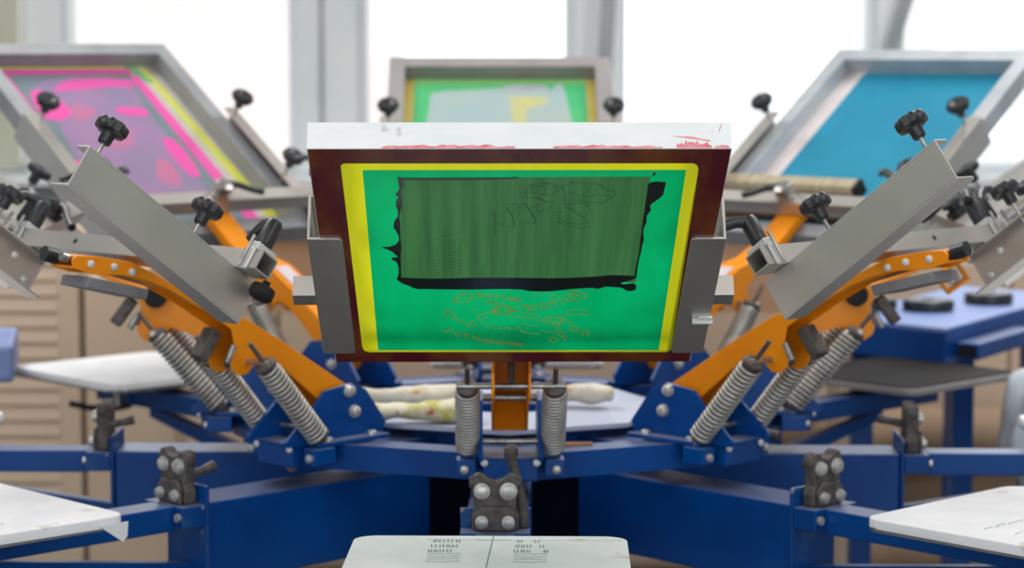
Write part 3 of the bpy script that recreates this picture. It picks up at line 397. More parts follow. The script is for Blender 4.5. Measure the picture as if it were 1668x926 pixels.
# ---------------------------------------------------------------- lower carousel: hub, arms, clamps
LROT = -2.0
base = empty('platen_carousel', Matrix.Translation((0, 0, 0)), 'deep blue steel star of eight platen arms on a central column', 'carousel')
MB().lathe((0, 0, 0), (0, 0, 1), [(.34, 0), (.34, .03), (.16, .05), (.16, Z0-.27), (.24, Z0-.25), (.24, Z0-.075), (.1, Z0-.07), (.1, Z0-.052)], 48).build('column', M['column'], base, smooth=True)
RC = .725
for i in range(8):
    a = -180+45*i
    ar = empty('platen_arm'); ar.parent = base; ar.matrix_local = radial(a, LROT)
    MB().box(.235, RC-.004, -.050, .050, -.222, -.085).build('beam', M['blue'], ar, bevel=.003)
    MB().box(RC-.003, RC+.004, -.055, .055, -.245, -.056).build('end_plate', M['blue_worn'], ar, bevel=.002)
    MB().box(.7755, 1.30, -.030, .030, -.128, -.087).build('platen_tube', M['blue'], ar, bevel=.002)
    MB().prism([(RC+.005, -.225), (RC+.005, -.19), (1.12, -.129), (1.12, -.15)], -.013, .013, 'y').build('brace', M['blue'], ar)
    MB().box(RC+.0045, .775, -.054, .054, -.122, -.0865).build('foot_box', M['blue_worn'], ar, bevel=.002)
    MB().cyl((.7755, .043, -.104), (.781, .043, -.104), .007, n=12).build('bolt', M['bolt'], ar, smooth=True)
    MB().cyl((.7755, -.043, -.104), (.781, -.043, -.104), .007, n=12).build('bolt', M['bolt'], ar, smooth=True)

# registration clamps standing on the arm ends (bolted to the arm: parts of it), built once and copied
def clamp_parts(parent, front=False):
    prof = [(-.036, -.086), (.036, -.086), (.037, -.066), (.032, -.052), (.034, -.028), (.037, -.014), (.034, .0), (.024, .003), (.012, -.006), (.0, -.010),
            (-.012, -.006), (-.024, .003), (-.034, .0), (-.037, -.014), (-.034, -.028), (-.032, -.052), (-.037, -.066)]
    c = MB().prism(prof, .734, .757, 'x').build('clamp_block', M['cast'], parent, bevel=.004)
    MB().prism([(-.030, -.086), (.030, -.086), (.032, -.060), (.022, -.047), (-.022, -.047), (-.032, -.060)], .7575, .765, 'x').build('clamp_jaw', M['cast'], c, bevel=.003)
    for y, z, r in ((-.0205, -.024, .0100), (.0205, -.024, .0108), (-.0205, -.071, .0080), (.0205, -.071, .0080)):
        x0 = .757 if z > -.04 else .765
        MB().lathe((x0, y, z), (1, 0, 0), [(r*1.25, 0), (r*1.25, .003), (r, .0032), (r, .008), (r*.6, .010)], 18).build('clamp_bolt', M['bolt'], c, smooth=True)
    for s in (-1, 1): MB().lathe((.7455, s*.0345, -.012), (0, s, 0), [(.010, 0), (.010, .004), (.007, .006)], 14).build('side_boss', M['cast'], c, smooth=True)
    if front: MB().tube([(.730, .024, .044), (.730, .024, .039), (.730, .024, .026), (.730, .025, .020), (.729, .030, .0), (.729, .040, -.045), (.729, .044, -.084)], .009, 12, [.006, .011, .0115, .0075, .0075, .0085, .0095]).build('clamp_lever', M['cast'], c, smooth=True)
    else: MB().tube([(.738, .024, -.040), (.715, .024, -.036), (.690, .024, -.030)], .007, 10, [.008, .007, .009]).build('clamp_lever', M['cast'], c, smooth=True)
    return c
arms = [o for o in base.children if o.name.startswith('platen_arm')]
c0 = clamp_parts(arms[0])
clamp_parts(arms[4], True)
for ar in arms[1:4]+arms[5:]:
    c = dup(c0, ar)
    for ch in list(c0.children): dup(ch, c)

# platens
PLAT = {0: ('white covered platen at the front, its guide lines crossing', 'cloth'), -45: ('white covered platen at the front left with a torn tape corner', 'cloth'),
        45: ('white covered platen at the front right with a sagging cover', 'cloth'), -90: ('white platen at the far left edge', 'cloth'), 90: ('white platen at the far right edge', 'cloth'),
        -135: ('white platen at the back left beyond the long springs', 'cloth'), 135: ('dark brown topped platen at the back right under the blue table', 'dark_board'),
        180: ('white platen at the very back behind the hub', 'cloth')}
pz = -.048
for a, (lb, mm) in PLAT.items():
    mx = radial(a, LROT) @ Matrix.Translation((0, 0, 0))
    r0, r1 = .98, 1.40
    if a in (-135, 135): r1 = 1.39
    e = empty('platen', mx @ Matrix.Translation(((r0+r1)/2, 0, pz-.02)), lb, 'platen', 'platens of the press')
    h = (r1-r0)/2
    MB().prism(rrect(-h, h, -.195, .195, .03), 0, .0125, 'z').build('board', M['frame_dull' if mm == 'dark_board' else 'grey_board'], e, bevel=.001)
    if mm == 'dark_board':
        MB().prism(rrect(-h+.012, h-.012, -.183, .183, .03), .0127, .0155, 'z').build('rubber_sheet', M[mm], e)
        MB().box(-.10, .04, -.05, .05, -.014, -.0005).build('carriage', M['cast'], e, bevel=.002)
        MB().tube([(-.005, .02, -.012), (.0, .05, -.046), (.02, .11, -.052), (.04, .15, -.05)], .007, 8).build('hand_lever', M['cast'], e, smooth=True)
        continue
    bm = bmesh.new()
    # cover: a slightly uneven sheet wrapped over the board
    pts = rrect(-h-.002, h+.002, -.197, .197, .032, 8)
    cv = MB(); cv.bm = bm
    top = [bm.verts.new((x, y, .020)) for x, y in pts]; mid = [bm.verts.new((x*1.0, y*1.0, .0165)) for x, y in pts]
    sag = [.0035 - .0025*abs(math.sin(i*.9)) - (.002 if (i % 9) < 2 else 0) for i in range(len(pts))]
    low = [bm.verts.new((x, y, .005+s_)) for (x, y), s_ in zip(pts, sag)]
    inn = [bm.verts.new((x*.985, y*.985, .0195)) for x, y in pts]
    for q in (top,): pass
    for t1, t2 in ((inn, top), (top, mid), (mid, low)):
        for i in range(len(pts)): bm.faces.new([t1[i], t2[i], t2[(i+1) % len(pts)], t1[(i+1) % len(pts)]])
    for i, v in enumerate(top): v.co.x *= .996; v.co.y *= .996; v.co.z = .0195
    for v in inn: v.co.z = .0202
    bm.faces.new(inn)
    lowin = [bm.verts.new((x*.99, y*.99, .0128)) for x, y in pts]
    for i in range(len(pts)): bm.faces.new([low[i], lowin[i], lowin[(i+1) % len(pts)], low[(i+1) % len(pts)]])
    cv.build('cover', M[mm], e, smooth=True, sharp=50)
    # carriage under the board: block, post and hand lever
    MB().box(-.10, .04, -.05, .05, -.014, -.0005).build('carriage', M['cast'], e, bevel=.002)
    MB().box(-.12, .12, -.032, .032, -.0185, -.0145).build('slide_plate', M['alu_dark'], e)
    MB().cyl((.0, .05, -.013), (.0, .05, -.060), .010, n=14).build('clamp_screw', M['steel'], e, smooth=True)
    MB().tube([(-.005, .02, -.062), (.0, .05, -.066), (.02, .11, -.062), (.04, .15, -.05)], .007, 8).build('hand_lever', M['cast'], e, smooth=True)
    if a == 0:   # pencilled guide lines and small blocks of rubbed-off print
        g = MB(); z = .0210
        g.ribbon([(-h+.002, .004), (h-.01, -.004)][::1], .0012, z); g.ribbon([(-h+.03, -.09), (-h+.0305, .03)], .0007, z); g.ribbon([(-h+.036, -.02), (-h+.033, .19)], .0004, z)
        for yc, sd in ((-.060, 3), (.060, 5)):
            random.seed(sd)
            for row, wd in ((0, .020), (1, .022), (2, .024)):
                x = -h+.030+row*.034; y = yc-wd
                while y < yc+wd*.9:
                    d = random.choice((.006, .008, .010))
                    if random.random() < .72:
                        g.ribbon([(x, y), (x+.018, y), (x+.018, y+d*.6), (x, y+d*.6)], .0013, z)
                        if random.random() < .5: g.ribbon([(x+.009, y), (x+.009, y+d*.6)], .0012, z)
                    y += d+.002
            for row in range(4):
                x = -h+.128+row*.016
                g.ribbon([(x, yc-.024), (x+.004*(row % 2), yc), (x-.003, yc+.022)], .0012, z)
        g.build('pencil_marks', M['pencil'], e)
    if a in (-45, 45):
        g = MB(); z = .0210; sg = 1 if a < 0 else -1
        random.seed(3)
        for row in range(3):
            y = .03; x = -.03+row*.05
            while y < .13:
                g.ribbon([(x, sg*y), (x+random.uniform(-.005, .005), sg*(y+.004)), (x+.002, sg*(y+.008))], .0012, z); y += .011
        g.build('pencil_marks', M['pencil'], e)
    if a == -45:
        MB().prism([(-h+.002, .010), (-h+.055, .010), (-h+.012, -.020), (-h+.004, -.012)], .1985, .2005, 'y').build('tape_flap', M['cloth'], e)

# ---------------------------------------------------------------- upper carousel: ring, tray and pivot brackets
up = empty('head_carousel', Matrix.Translation((0, 0, Z0-.05)), 'blue steel hub ring with eight pivot brackets for the print heads', 'carousel')
Lz = Matrix.Translation((0, 0, .05 - Z0))   # parts are written in carousel coordinates
def hub_part(o): o.parent = up; return o
def ring8(r_out, r_in, z0, z1):
    b = MB(); N = 8
    P = lambda r, k: (r*math.cos(2*PI*k/N + ROT - PI/2), r*math.sin(2*PI*k/N + ROT - PI/2))
    for k in range(N):
        b.prism([P(r_out, k), P(r_out, k+1), P(r_in, k+1), P(r_in, k)], z0, z1, 'z')
    bmesh.ops.remove_doubles(b.bm, verts=b.bm.verts, dist=1e-5)
    return b
ZU = .05
b = ring8(.507, .497, -.056+ZU, -.012+ZU)
hub_part(b.build('rim', M['blue'], None))
hub_part(ring8(.4965, .43, -.03+ZU, -.014+ZU).build('deck', M['blue'], None))
for a in LIFT:
    s_ = MB(); s_.box(.20, .45, -.05, .05, -.05+ZU, -.0305+ZU, Matrix.Rotation(math.radians(a)+ROT-PI/2, 4, 'Z')); hub_part(s_.build('spoke', M['blue'], None))
hub_part(ring8(.300, .10, -.012+ZU, -.004+ZU).build('inner_plate', M['lilac'], None))
hub_part(ring8(.245, .09, -.046+ZU, -.012+ZU).build('hub_body', M['blue'], None))
PZ = [(.352, .012), (.362, -.010), (.575, -.010), (.578, .000), (.520, .050), (.492, .078), (.430, .0855), (.398, .072)]
for a in LIFT:
    br = empty('pivot_bracket'); br.parent = up; br.matrix_local = Matrix.Translation((0, 0, .05)) @ Matrix.Rotation(math.radians(a)+ROT-PI/2, 4, 'Z')
    for s in (-1, 1):
        y0, y1 = (.045, .052) if s > 0 else (-.052, -.045)
        pl = MB().prism(PZ, y0, y1, 'y').build('side_plate', M['blue'], br, bevel=.001)
        for (r, z) in ((.438, .0735), (.4265, .037)):
            MB().lathe((r, s*.052, z), (0, s, 0), [(.0115, 0), (.0115, .0025), (.0092, .0028), (.0092, .008), (.006, .0105)], 20).build('bolt', M['bolt'], br, smooth=True)
        MB().box(.37, .53, s*.053 if s > 0 else -.082, .082 if s > 0 else -.053, -.0115, -.004).build('foot_flange', M['blue_worn'], br, bevel=.001)
        for r in (.40, .50):
            MB().lathe((r, s*.068, -.004), (0, 0, 1), [(.008, 0), (.008, .005), (.005, .007)], 14).build('bolt', M['bolt'], br, smooth=True)
        # spring anchor: lug and pin under the plates
        MB().box(.50, .545, s*.056 if s > 0 else -.088, .088 if s > 0 else -.056, -.040, -.0125).build('spring_lug', M['blue'], br, bevel=.002)
        MB().lathe((.545, s*.075, -.028), (1, 0, 0), [(.007, 0), (.007, .006), (.004, .008)], 12).build('bolt', M['bolt'], br, smooth=True)
    MB().box(.515, .560, -.0445, .0445, -.046, -.0105).build('cross_block', M['blue'], br, bevel=.003)
    MB().box(.512, .562, -.0445, .0445, -.0100, -.006).build('block_cap', M['blue_worn'], br)
    MB().cyl((.505, -.0448, .012), (.505, .0448, .012), .0045, n=14).build('stop_rod', M['steel'], br, smooth=True)
    MB().cyl((R0, -.0448, ZP), (R0, .0448, ZP), .007, n=16).build('pivot_pin', M['steel'], br, smooth=True)
    for s in (-1, 1):
        MB().lathe((.562, s*.0425, -.014), (1, 0, 0), [(.006, 0), (.006, .004), (.003, .006)], 12).build('bolt', M['alu_edge'], br, smooth=True)

for s in (-1, 1):
    lv = MB(); lv.tube([(s*.395, -.235, .035), (s*.43, -.245, .038), (s*.475, -.262, .030)] if s > 0 else [(-.375, -.30, .040), (-.405, -.25, .043), (-.425, -.24, .036), (-.375, -.34, .018), (-.360, -.42, .004)], .009, 10)
    hub_part(lv.build('index_lever', M['cast'], None, smooth=True))
# rags, plate and stick lying on the inner plate
def roll(x0, x1, y, z, r, label, name='rag_roll', mm='rag'):
    b = MB(); n = 44; pts = []; rs = []
    for i in range(n+1):
        t = i/n; pts.append((x0+(x1-x0)*t, y+.008*math.sin(5*t+x0*9), z)); rs.append(r*(.86+.14*math.sin(3+7*t))*(.7 if i in (0, n) else 1))
    b.tube(pts, r, 18, rs)
    for v in b.bm.verts: v.co.z = z + (v.co.z-z)*.62; q_ = v.co.copy(); v.co.z += .005*noise.noise(q_*28); v.co.y += .008*noise.noise(q_*22+Vector((5, 1, 2)))
    return tag(b.build(name, M[mm], smooth=True, sharp=80), label, 'rag', 'rolled rags on the hub')
o1 = roll(-.29, -.06, -.06, Z0+.023, .032, 'white rag roll with rusty stains, the further one left of the front springs')
o2 = roll(-.235, -.05, -.215, Z0+.018, .03, 'stained rag roll with red and olive patches, nearest on the hub', mm='rag2')
roll(.05, .195, -.03, Z0+.023, .03, 'clean white rag roll right of the front right spring')
b = MB(); b.tube([(.075, -.405, Z0-.017), (.10, -.40, Z0-.016), (.145, -.39, Z0-.016)], .008, 10, [.006, .009, .008])
tag(b.build('wooden_stick', M['wood_dark'], smooth=True), 'short brown wooden stick lying behind the front right spring', 'stick')

# ---------------------------------------------------------------- print heads
def knob_mesh(b, p, h=.04):
    # star knob standing on its stem, pointing up n
    p = Vector(p)
    b.lathe(p+Vector((0, 0, h-.016)), (0, 0, 1), [(.008, -.006), (.010, -.004), (.0105, .009), (.014, .013), (.0225, .014), (.024, .017), (.024, .026), (.022, .029), (.013, .030), (.010, .0275)], 48, 8, .055)
def helix(p0, p1, turns, R, r, seg=14, n=6, bulge=0):
    p0 = Vector(p0); p1 = Vector(p1); d = (p1-p0); L = d.length; d.normalize(); a = d.orthogonal().normalized(); b = d.cross(a)
    N = turns*seg; return [p0 + d*(L*i/N) + (a*math.cos(2*PI*i/seg) + b*math.sin(2*PI*i/seg))*R*(1 + bulge*math.sin(PI*(i/N))) for i in range(N+1)]
def spring_part(parent, a, y):
    T = math.radians(LIFT[a]); 
    # base anchor (fixed in the bracket) written in the head's own frame
    A = TH + T
    def loc(r, z): 
        dr, dz = r-R0, z-ZP
        return Vector((dr*math.cos(A)+dz*math.sin(A), y, -dr*math.sin(A)+dz*math.cos(A)))
    pb = loc(.520, .002); pt = Vector((.203, y, -.064))
    d = (pt-pb).normalized(); p0 = pb + d*.004; p1 = pt - d*.014
    b = MB(); b.tube(helix(p0, p1, 19, .0170, .0034), .0036, 7)
    s = b.build('spring', M['spring'], parent, smooth=True, sharp=80)
    c = MB(); c.cyl(p0 - d*.004, p1 + d*.002, .0118, n=14)
    c.build('spring_core', M['cast'], s, smooth=True)
    c = MB(); c.lathe(p1 + d*.001, d, [(.016, 0), (.018, .003), (.018, .009), (.012, .013), (.007, .014)], 20)
    c.build('spring_cap', M['cast'], s, smooth=True)
    c = MB(); c.lathe(p0 + d*.001, -d, [(.016, 0), (.014, .007), (.007, .011), (.006, .020)], 18)
    c.build('spring_cap', M['cast'], s, smooth=True)
    c = MB(); c.cyl(pt + d*.006, pt + d*.045, .0042, n=12)
    c.build('eye_screw', M['cast'], s, smooth=True)
    return s
protoM = {}
def shared(key, fn):
    if key not in protoM: protoM[key] = fn()
    return protoM[key]
class Head: pass
def make_head(a):
    loaded = a in (0, -135, 135, 180)
    e = empty('print_head', head_mtx(a), 'orange armed print head ' + WHERE[a], 'print head', 'print heads of the press')
    # arm: inverted channel of folded orange sheet
    if loaded:
        top = [(-.030, .002), (-.01, .013), (.03, .010), (.16, .0), (.25, -.010), (.31, -.036), (.37, -.0485), (.52, -.0495)]
        bot = [(.52, -.066), (.36, -.068), (.27, -.056)]
    else:
        top = [(-.030, .002), (-.01, .013), (.03, .010), (.16, .0), (.25, -.010), (.33, -.034), (.45, -.0485), (.50, -.058), (.56, -.086), (.590, -.104)]
        bot = [(.595, -.114), (.585, -.124), (.55, -.113), (.50, -.084), (.456, -.066), (.41, -.054), (.33, -.044), (.262, -.040)]
    lug = [(.240, -.060), (.234, -.086), (.222, -.094), (.204, -.094), (.192, -.084), (.184, -.048), (.150, -.036)]
    bot2 = [(.05, -.040), (-.030, -.048)]
    prof = top + bot + lug + bot2
    b = MB()
    b.prism(prof, .0265, .0305, 'y'); b.prism(prof, -.0305, -.0265, 'y')
    for (x0, z0), (x1, z1) in zip(top, top[1:]):
        b.prism([(x0, z0-.0002), (x1, z1-.0002), (x1, z1-.0042), (x0, z0-.0042)], -.0266, .0266, 'y')
    if not loaded:
        for (x0, z0), (x1, z1) in zip([(.41, -.054), (.50, -.084)], [(.50, -.084), (.585, -.124)]):
            b.prism([(x0, z0), (x1, z1), (x1, z1+.004), (x0, z0+.004)], -.0266, .0266, 'y')
    b.box(-.0300, -.0262, -.0266, .0266, -.048, .002)
    arm = b.build('arm', M['orange'], e, bevel=.0012)
    MB().prism([(.165, .0008), (.245, -.0082), (.245, -.0074), (.165, .0016)], -.018, .018, 'y').build('sheen_strip', M['arm_sheen'], arm)  # pale strip standing in for the reflection off the arm's top face
    # spring rod through the lug
    MB().cyl((.203, -.086, -.066), (.203, .086, -.066), .0052, n=14).build('spring_rod', M['steel'], e, smooth=True)
    MB().cyl((.215, 0, -.086 if not loaded else -.064), (.215, 0, -.015), .0055, n=12).build('stop_screw', M['cast'], arm, smooth=True)
    for s in (-1, 1): spring_part(e, a, s*.0695)
    # square cross bar
    cb = MB(); s0, s1, n0, n1, th = .465, .498, -.0465, -.0145, .0022
    for q in ((s0, s1, n0, n0+th), (s0, s1, n1-th, n1), (s0, s0+th, n0+th, n1-th), (s1-th, s1, n0+th, n1-th)): cb.box(q[0], q[1], -.325, .325, q[2], q[3])
    crossbar = cb.build('cross_bar', M['alu'], e)
    if not loaded:
        for y in (-.14, .12): MB().cyl((s1, y, -.03), (s1+.0006, y, -.03), .0045, n=14).build('screw_hole', M['black_matte'], crossbar)
    # adjustment block, plate and screws under the bar
    if not loaded:
        MB().prism([(.447, -.0765), (.555, -.1205), (.550, -.137), (.442, -.093)], -.036, .036, 'y').build('gauge_plate', M['alu_dark'], e, bevel=.001)
        for q, zz in ((.488, -.070), (.522, -.082), (.562, -.102)):
            for s in (-1, 1):
                MB().lathe((q, s*.0305, zz), (0, s, 0), [(.0062, 0), (.0062, .003), (.003, .005)], 12).build('screw', M['alu_edge'], arm, smooth=True)
        MB().cyl((.594, -.012, -.112), (.618, -.012, -.120), .012, n=16).build('end_screw', M['black'], arm, smooth=True)
        MB().cyl((.594, .016, -.112), (.606, .016, -.116), .007, n=16).build('end_screw', M['steel'], arm, smooth=True)
        MB().box(.262, .284, -.014, .014, -.106, -.050).build('lock_block', M['cast'], arm, bevel=.003)
        MB().cyl((.248, .036, -.062), (.244, .036, -.092), .0055, n=14).build('adjusting_screw', M['steel'], arm, smooth=True)
        MB().cyl((.248, -.036, -.062), (.244, -.036, -.092), .0055, n=14).build('adjusting_screw', M['steel'], arm, smooth=True)
    for s in ((1,) if a == -90 else (-1,) if a == 90 else ()):
        kb = MB(); kb.lathe((.240, s*.031, -.014), (0, s, 0), [(.010, 0), (.010, .006), (.0195, .008), (.021, .011), (.021, .020), (.018, .023)], 30)
        kb.build('black_knob', M['black_matte'], arm, smooth=True)
    if a == 90:
        s = -1
        k = MB(); q0, q1, w0, w1 = .375, .425, -.112, -.070
        y0, y1 = sorted((s*.0308, s*.060))
        k.box(q0, q1, y0, y1, w0, w0+.006).box(q0, q1, y0, y1, w1-.006, w1).box(q0, q0+.006, y0, y1, w0+.006, w1-.006).box(q1-.006, q1, y0, y1, w0+.006, w1-.006)
        k = k.build('stop_collar', M['orange'], arm, bevel=.001)
        MB().lathe((.400, s*.031, -.091), (0, s, 0), [(.012, 0), (.012, .018), (.009, .022)], 18).build('collar_bolt', M['bolt'], k, smooth=True)
    # clamp rails, knobs, bar clamps with lever handles
    for s in (-1, 1):
        x0, x1, b0, t0, th = .4425, .820, -.1155, -.0475, .0036
        def Y(u): return s*(.2805-u)
        r = MB()
        yy = lambda u0, u1: (min(Y(u0), Y(u1)), max(Y(u0), Y(u1)))
        y0, y1 = yy(0, th); r.box(x0, x1, y0, y1, b0+th, t0-th)
        y0, y1 = yy(0, .030); r.box(x0, x1, y0, y1, t0-th, t0)
        # bottom flange with rounded free corners
        c = .006; y_o, y_i = Y(0), Y(.047); sg = -s
        r.prism([(x0, y_o), (x1, y_o), (x1, y_i-sg*c), (x1-.002, y_i-sg*c*.3), (x1-c, y_i), (x0+c, y_i), (x0+.002, y_i-sg*c*.3), (x0, y_i-sg*c)], b0, b0+th, 'z')
        rail = r.build('clamp_rail', M['alu'], e, bevel=.0006)
        for q in (.577, .789):
            k = MB(); k.cyl((q, s*.258, t0-.022), (q, s*.258, t0+.026), .0032, n=12); kk = k.build('knob_stem', M['steel'], rail, smooth=True)
            k = MB(); knob_mesh(k, (q, s*.258, t0+.006)); k.build('star_knob', M['black'], rail, smooth=True, sharp=50)
        if not loaded:
            for q, zz in ((.462, -.092), (.500, -.068), (.60, -.075)):
                MB().lathe((q, s*.2767, zz), (0, -s, 0), [(.0068, 0), (.0068, .0025), (.003, .005)], 14).build('rail_screw', M['alu_edge'], rail, smooth=True)
        # bar clamp outside the rail
        tc = .300 if a != 0 else .235
        k = MB(); k.box(.4615, .5015, *sorted((s*(tc-.011), s*(tc+.011))), -.0142, -.0025).box(.499, .5035, *sorted((s*(tc-.009), s*(tc+.009))), -.05, -.0142)
        bc = k.build('bar_clamp', M['alu_edge'], e, bevel=.001)
        MB().cyl((.508, s*tc, -.050), (.508, s*tc, .004), .003, n=10).build('clamp_screw', M['steel'], bc, smooth=True)
        k = MB(); k.lathe((.485, s*tc, -.0025), (0, 0, 1), [(.011, 0), (.0138, .003), (.0138, .038), (.011, .045), (.005, .047)], 20)
        kk = k.build('lever_hub', M['black'], bc, smooth=True)
        dr = {(45, -1): (-.55, -1), (-45, 1): (-.3, -1), (-45, -1): (.6, -.8), (45, 1): (.5, -.9), (-135, -1): (.7, .7), (135, 1): (.7, -.7)}.get((a, s), (.35, -s*.6))
        dr = Vector((dr[0], dr[1], 0))
        dr.normalize()
        p = Vector((.485, s*tc, .036))
        lg = 1.15 if (a, s) == (45, -1) else .8 if a == -45 else 1
        k = MB(); k.tube([p, p+dr*.018*lg+Vector((0, 0, .007)), p+dr*.045*lg+Vector((0, 0, .008)), p+dr*.072*lg+Vector((0, 0, -.002)), p+dr*.090*lg+Vector((0, 0, -.016))], .006, 10, [.0105, .0095, .0085, .007, .0055])
        k.build('lever', M['black'], kk, smooth=True)
        if a == -45:
            k = MB(); k.lathe((.452, s*.307, -.044), (0, 0, -1), [(.006, 0), (.006, .008), (.0185, .010), (.0195, .014), (.0195, .024), (.016, .028)], 30)
            k.build('under_knob', M['black_matte'], bc, smooth=True)
    # centre clamp on the bar
    k = MB(); k.lathe((.482, 0, -.0142), (0, 0, 1), [(.017, 0), (.017, .004), (.021, .005), (.021, .014), (.013, .016), (.013, .021), (.0195, .023), (.0195, .031), (.011, .035)], 28)
    cc = k.build('centre_clamp', M['steel'] if loaded else M['black'], e, smooth=True)
    dr = {-135: (-.2, -1), 135: (-.25, 1)}.get(a, (-.5, .8)); dr = Vector((dr[0], dr[1], 0)).normalized(); p = Vector((.482, 0, .012))
    k = MB(); k.tube([p, p+dr*.03+Vector((0, 0, .006)), p+dr*.07+Vector((0, 0, -.004)), p+dr*.095+Vector((0, 0, -.006))], .006, 10, [.009, .0075, .0065, .008])
    k.build('centre_lever', M['black'], cc, smooth=True)
    if a == 0:
        k = MB().box(.555, .575, .262, .283, -.1195, -.1158).box(.562, .566, .255, .284, -.124, -.1158)
        k.build('steel_clip', M['alu_edge'], e)
    return e
HEADS = {a: make_head(a) for a in (0, -45, 45, -90, 90, -135, 135, 180)}

# ---------------------------------------------------------------- screens
def screen(a, slide, label, m_frame, m_under, L=.661, W=.265, rail=.038, fabric=True):
    mx = head_mtx(a) @ Matrix.Translation((.403+slide, 0, -.1115))
    e = empty('silk_screen', mx, label, 'screen', 'silk screens held in the print heads')
    b = MB()
    b.box(0, L, -W, -W+rail, 0, .0375).box(0, L, W-rail, W, 0, .0375)
    b.box(0, rail, -W+rail, W-rail, 0, .0375).box(L-rail, L, -W+rail, W-rail, 0, .0375)
    f = b.build('frame', m_frame, e)
    g = None
    if fabric:
        b = MB(); b.box(.001, L-.001, -W+.001, W-.001, -.0006, -.0001)
        g = b.build('mesh_fabric', m_under, e)
    return e, f, g
def flat(e, name, pts, m, z0, z1, parent=None):
    return MB().prism(pts, z0, z1, 'z').build(name, m, parent or e)
def sheet(e, name, outer, holes, m, z, thick=0):
    from mathutils.geometry import tessellate_polygon
    bm = bmesh.new(); loops = [[Vector((p[0], p[1], 0)) for p in lp] for lp in [outer]+holes]
    vs = [bm.verts.new((v.x, v.y, z)) for lp in loops for v in lp]
    for t in tessellate_polygon(loops):
        try: bm.faces.new([vs[i] for i in t])
        except ValueError: pass
    if thick:
        r = bmesh.ops.extrude_face_region(bm, geom=bm.faces[:])
        for v in r['geom']:
            if isinstance(v, bmesh.types.BMVert): v.co.z += thick
    q = MB(); q.bm = bm
    return q.build(name, m, e)
def smoothpoly(pts, n=3, jitter=.0007, seed=1):
    random.seed(seed); out = []; N = len(pts)
    for i in range(N):
        p0, p1, p2, p3 = [Vector(pts[(i+k-1) % N]) for k in range(4)]
        for j in range(n):
            t = j/n
            q = .5*((2*p1)+(-p0+p2)*t+(2*p0-5*p1+4*p2-p3)*t*t+(-p0+3*p1-3*p2+p3)*t**3)
            out.append((q.x+random.uniform(-jitter, jitter), q.y+random.uniform(-jitter, jitter)))
    return out
# front screen, seen from below
e, f, g = screen(0, 0, 'maroon bordered screen with green stencil held up at the front', M['white_face'], M['maroon'], fabric=False)
yel = smoothpoly(ART['yellow'], 1, 0)
sheet(e, 'painted_border', [(.001, -.264), (.660, -.264), (.660, .264), (.001, .264)], [yel], M['maroon'], -.0008, .0006)
sheet(e, 'yellow_border', yel, [ART['green']], M['yellow'], -.0006)
ga = ART['green']
sheet(e, 'green_emulsion', ga, [ART['film']], M['green'], -.0006)
sheet(e, 'ink_film', ART['film'], [], M['film'], -.0006)
for i, k in enumerate(('smear_low', 'smear_left', 'smear_right', 'drop')):
    flat(e, 'ink_smear', smoothpoly(ART[k], 3, .0006 if k != 'drop' else 0, i), M['ink'], -.0012, -.00175)
for key, name, m, z in (('yellow_strokes', 'stencil_lettering', M['stencil'], -.0012), ('dark_strokes', 'ink_drawing', M['ink_line'], -.0015), ('dots', 'dotted_print', M['ink_line'], -.0015)):
    b = MB()
    for wd, pts in ART[key]: b.ribbon(pts, wd*(1.55 if key == 'yellow_strokes' else 1.25), z, .00015)
    b.build(name, m, e)
b = MB()
for wd, pts in ART['mark']: b.ribbon(pts, wd*1.2, -.0006, .0002)
b.build('handwritten_mark', M['marker'], e)
# pink smudges on the white outer end of the front screen
def smudge(t0, t1, z0, z1, seed):
    random.seed(seed); up_ = []; n = 22
    for i in range(n+1):
        t = t0+(t1-t0)*i/n; up_.append((t, z0+(z1-z0)*random.uniform(.35, 1)*math.sin(PI*min(1, max(.06, (i+.6)/(n+1.2))))**.35))
    return [(t0, z0)] + up_ + [(t1, z0)]
for (t0, t1, z0, z1, s) in ((-.172, -.006, .0008, .0065, 1), (.042, .178, .0008, .0055, 5), (.196, .240, .001, .013, 8), (.244, .262, .001, .006, 3)):
    MB().prism(smudge(t0, t1, z0, z1, s), .6612, .6616, 'x').build('red_smudge', M['red'], f)
MB().prism([(.190, .018), (.215, .014), (.238, .010), (.238, .0115), (.216, .0165)], .6612, .6615, 'x').build('red_smudge', M['red'], f)
MB().prism([(.250, .026), (.254, .034), (.2535, .0355), (.251, .030), (.2495, .022)], .6612, .6615, 'x').build('red_smudge', M['red'], f)
# pale green screen at the back, seen from above: local x = s-.403-slide
SL = .03
e, f, g = screen(180, SL, 'pale green screen with grey frame at the very back', M['frame_dull'], M['cream_y'])
o_ = .403+SL
def XY(pts): return [(p[0]-o_, p[1]) for p in pts]
flat(e, 'yellow_border', rrect(.035, .632, -.232, .232, .01), M['cream_y'], .0002, .0006)
flat(e, 'green_emulsion', rrect(.05, .628, -.205, .205, .005), M['lgreen'], .0006, .0009)
flat(e, 'lime_edge', [(.600, -.205), (.628, -.205), (.628, .205), (.600, .205)], mat('lime_emulsion', '#8FCB7C', None, translucent=.3), .0009, .0011)
flat(e, 'open_stencil', smoothpoly([(.08, .17), (.50, .168), (.565, .155), (.575, .08), (.582, .02), (.592, -.05), (.59, -.11), (.572, -.118), (.572, -.155), (.08, -.155)], 3, .001), M['paleblue'], .0009, .0012)
flat(e, 'yellow_print', [(.40, -.03), (.545, -.022), (.55, .0), (.548, -.11), (.515, -.11), (.50, -.06), (.40, -.065)], M['pale_print'], .0012, .0014)
flat(e, 'white_patch', smoothpoly([(.575, -.0), (.596, -.03), (.594, -.10), (.578, -.11)], 3, 0), M['frame_light'], .0012, .0014)
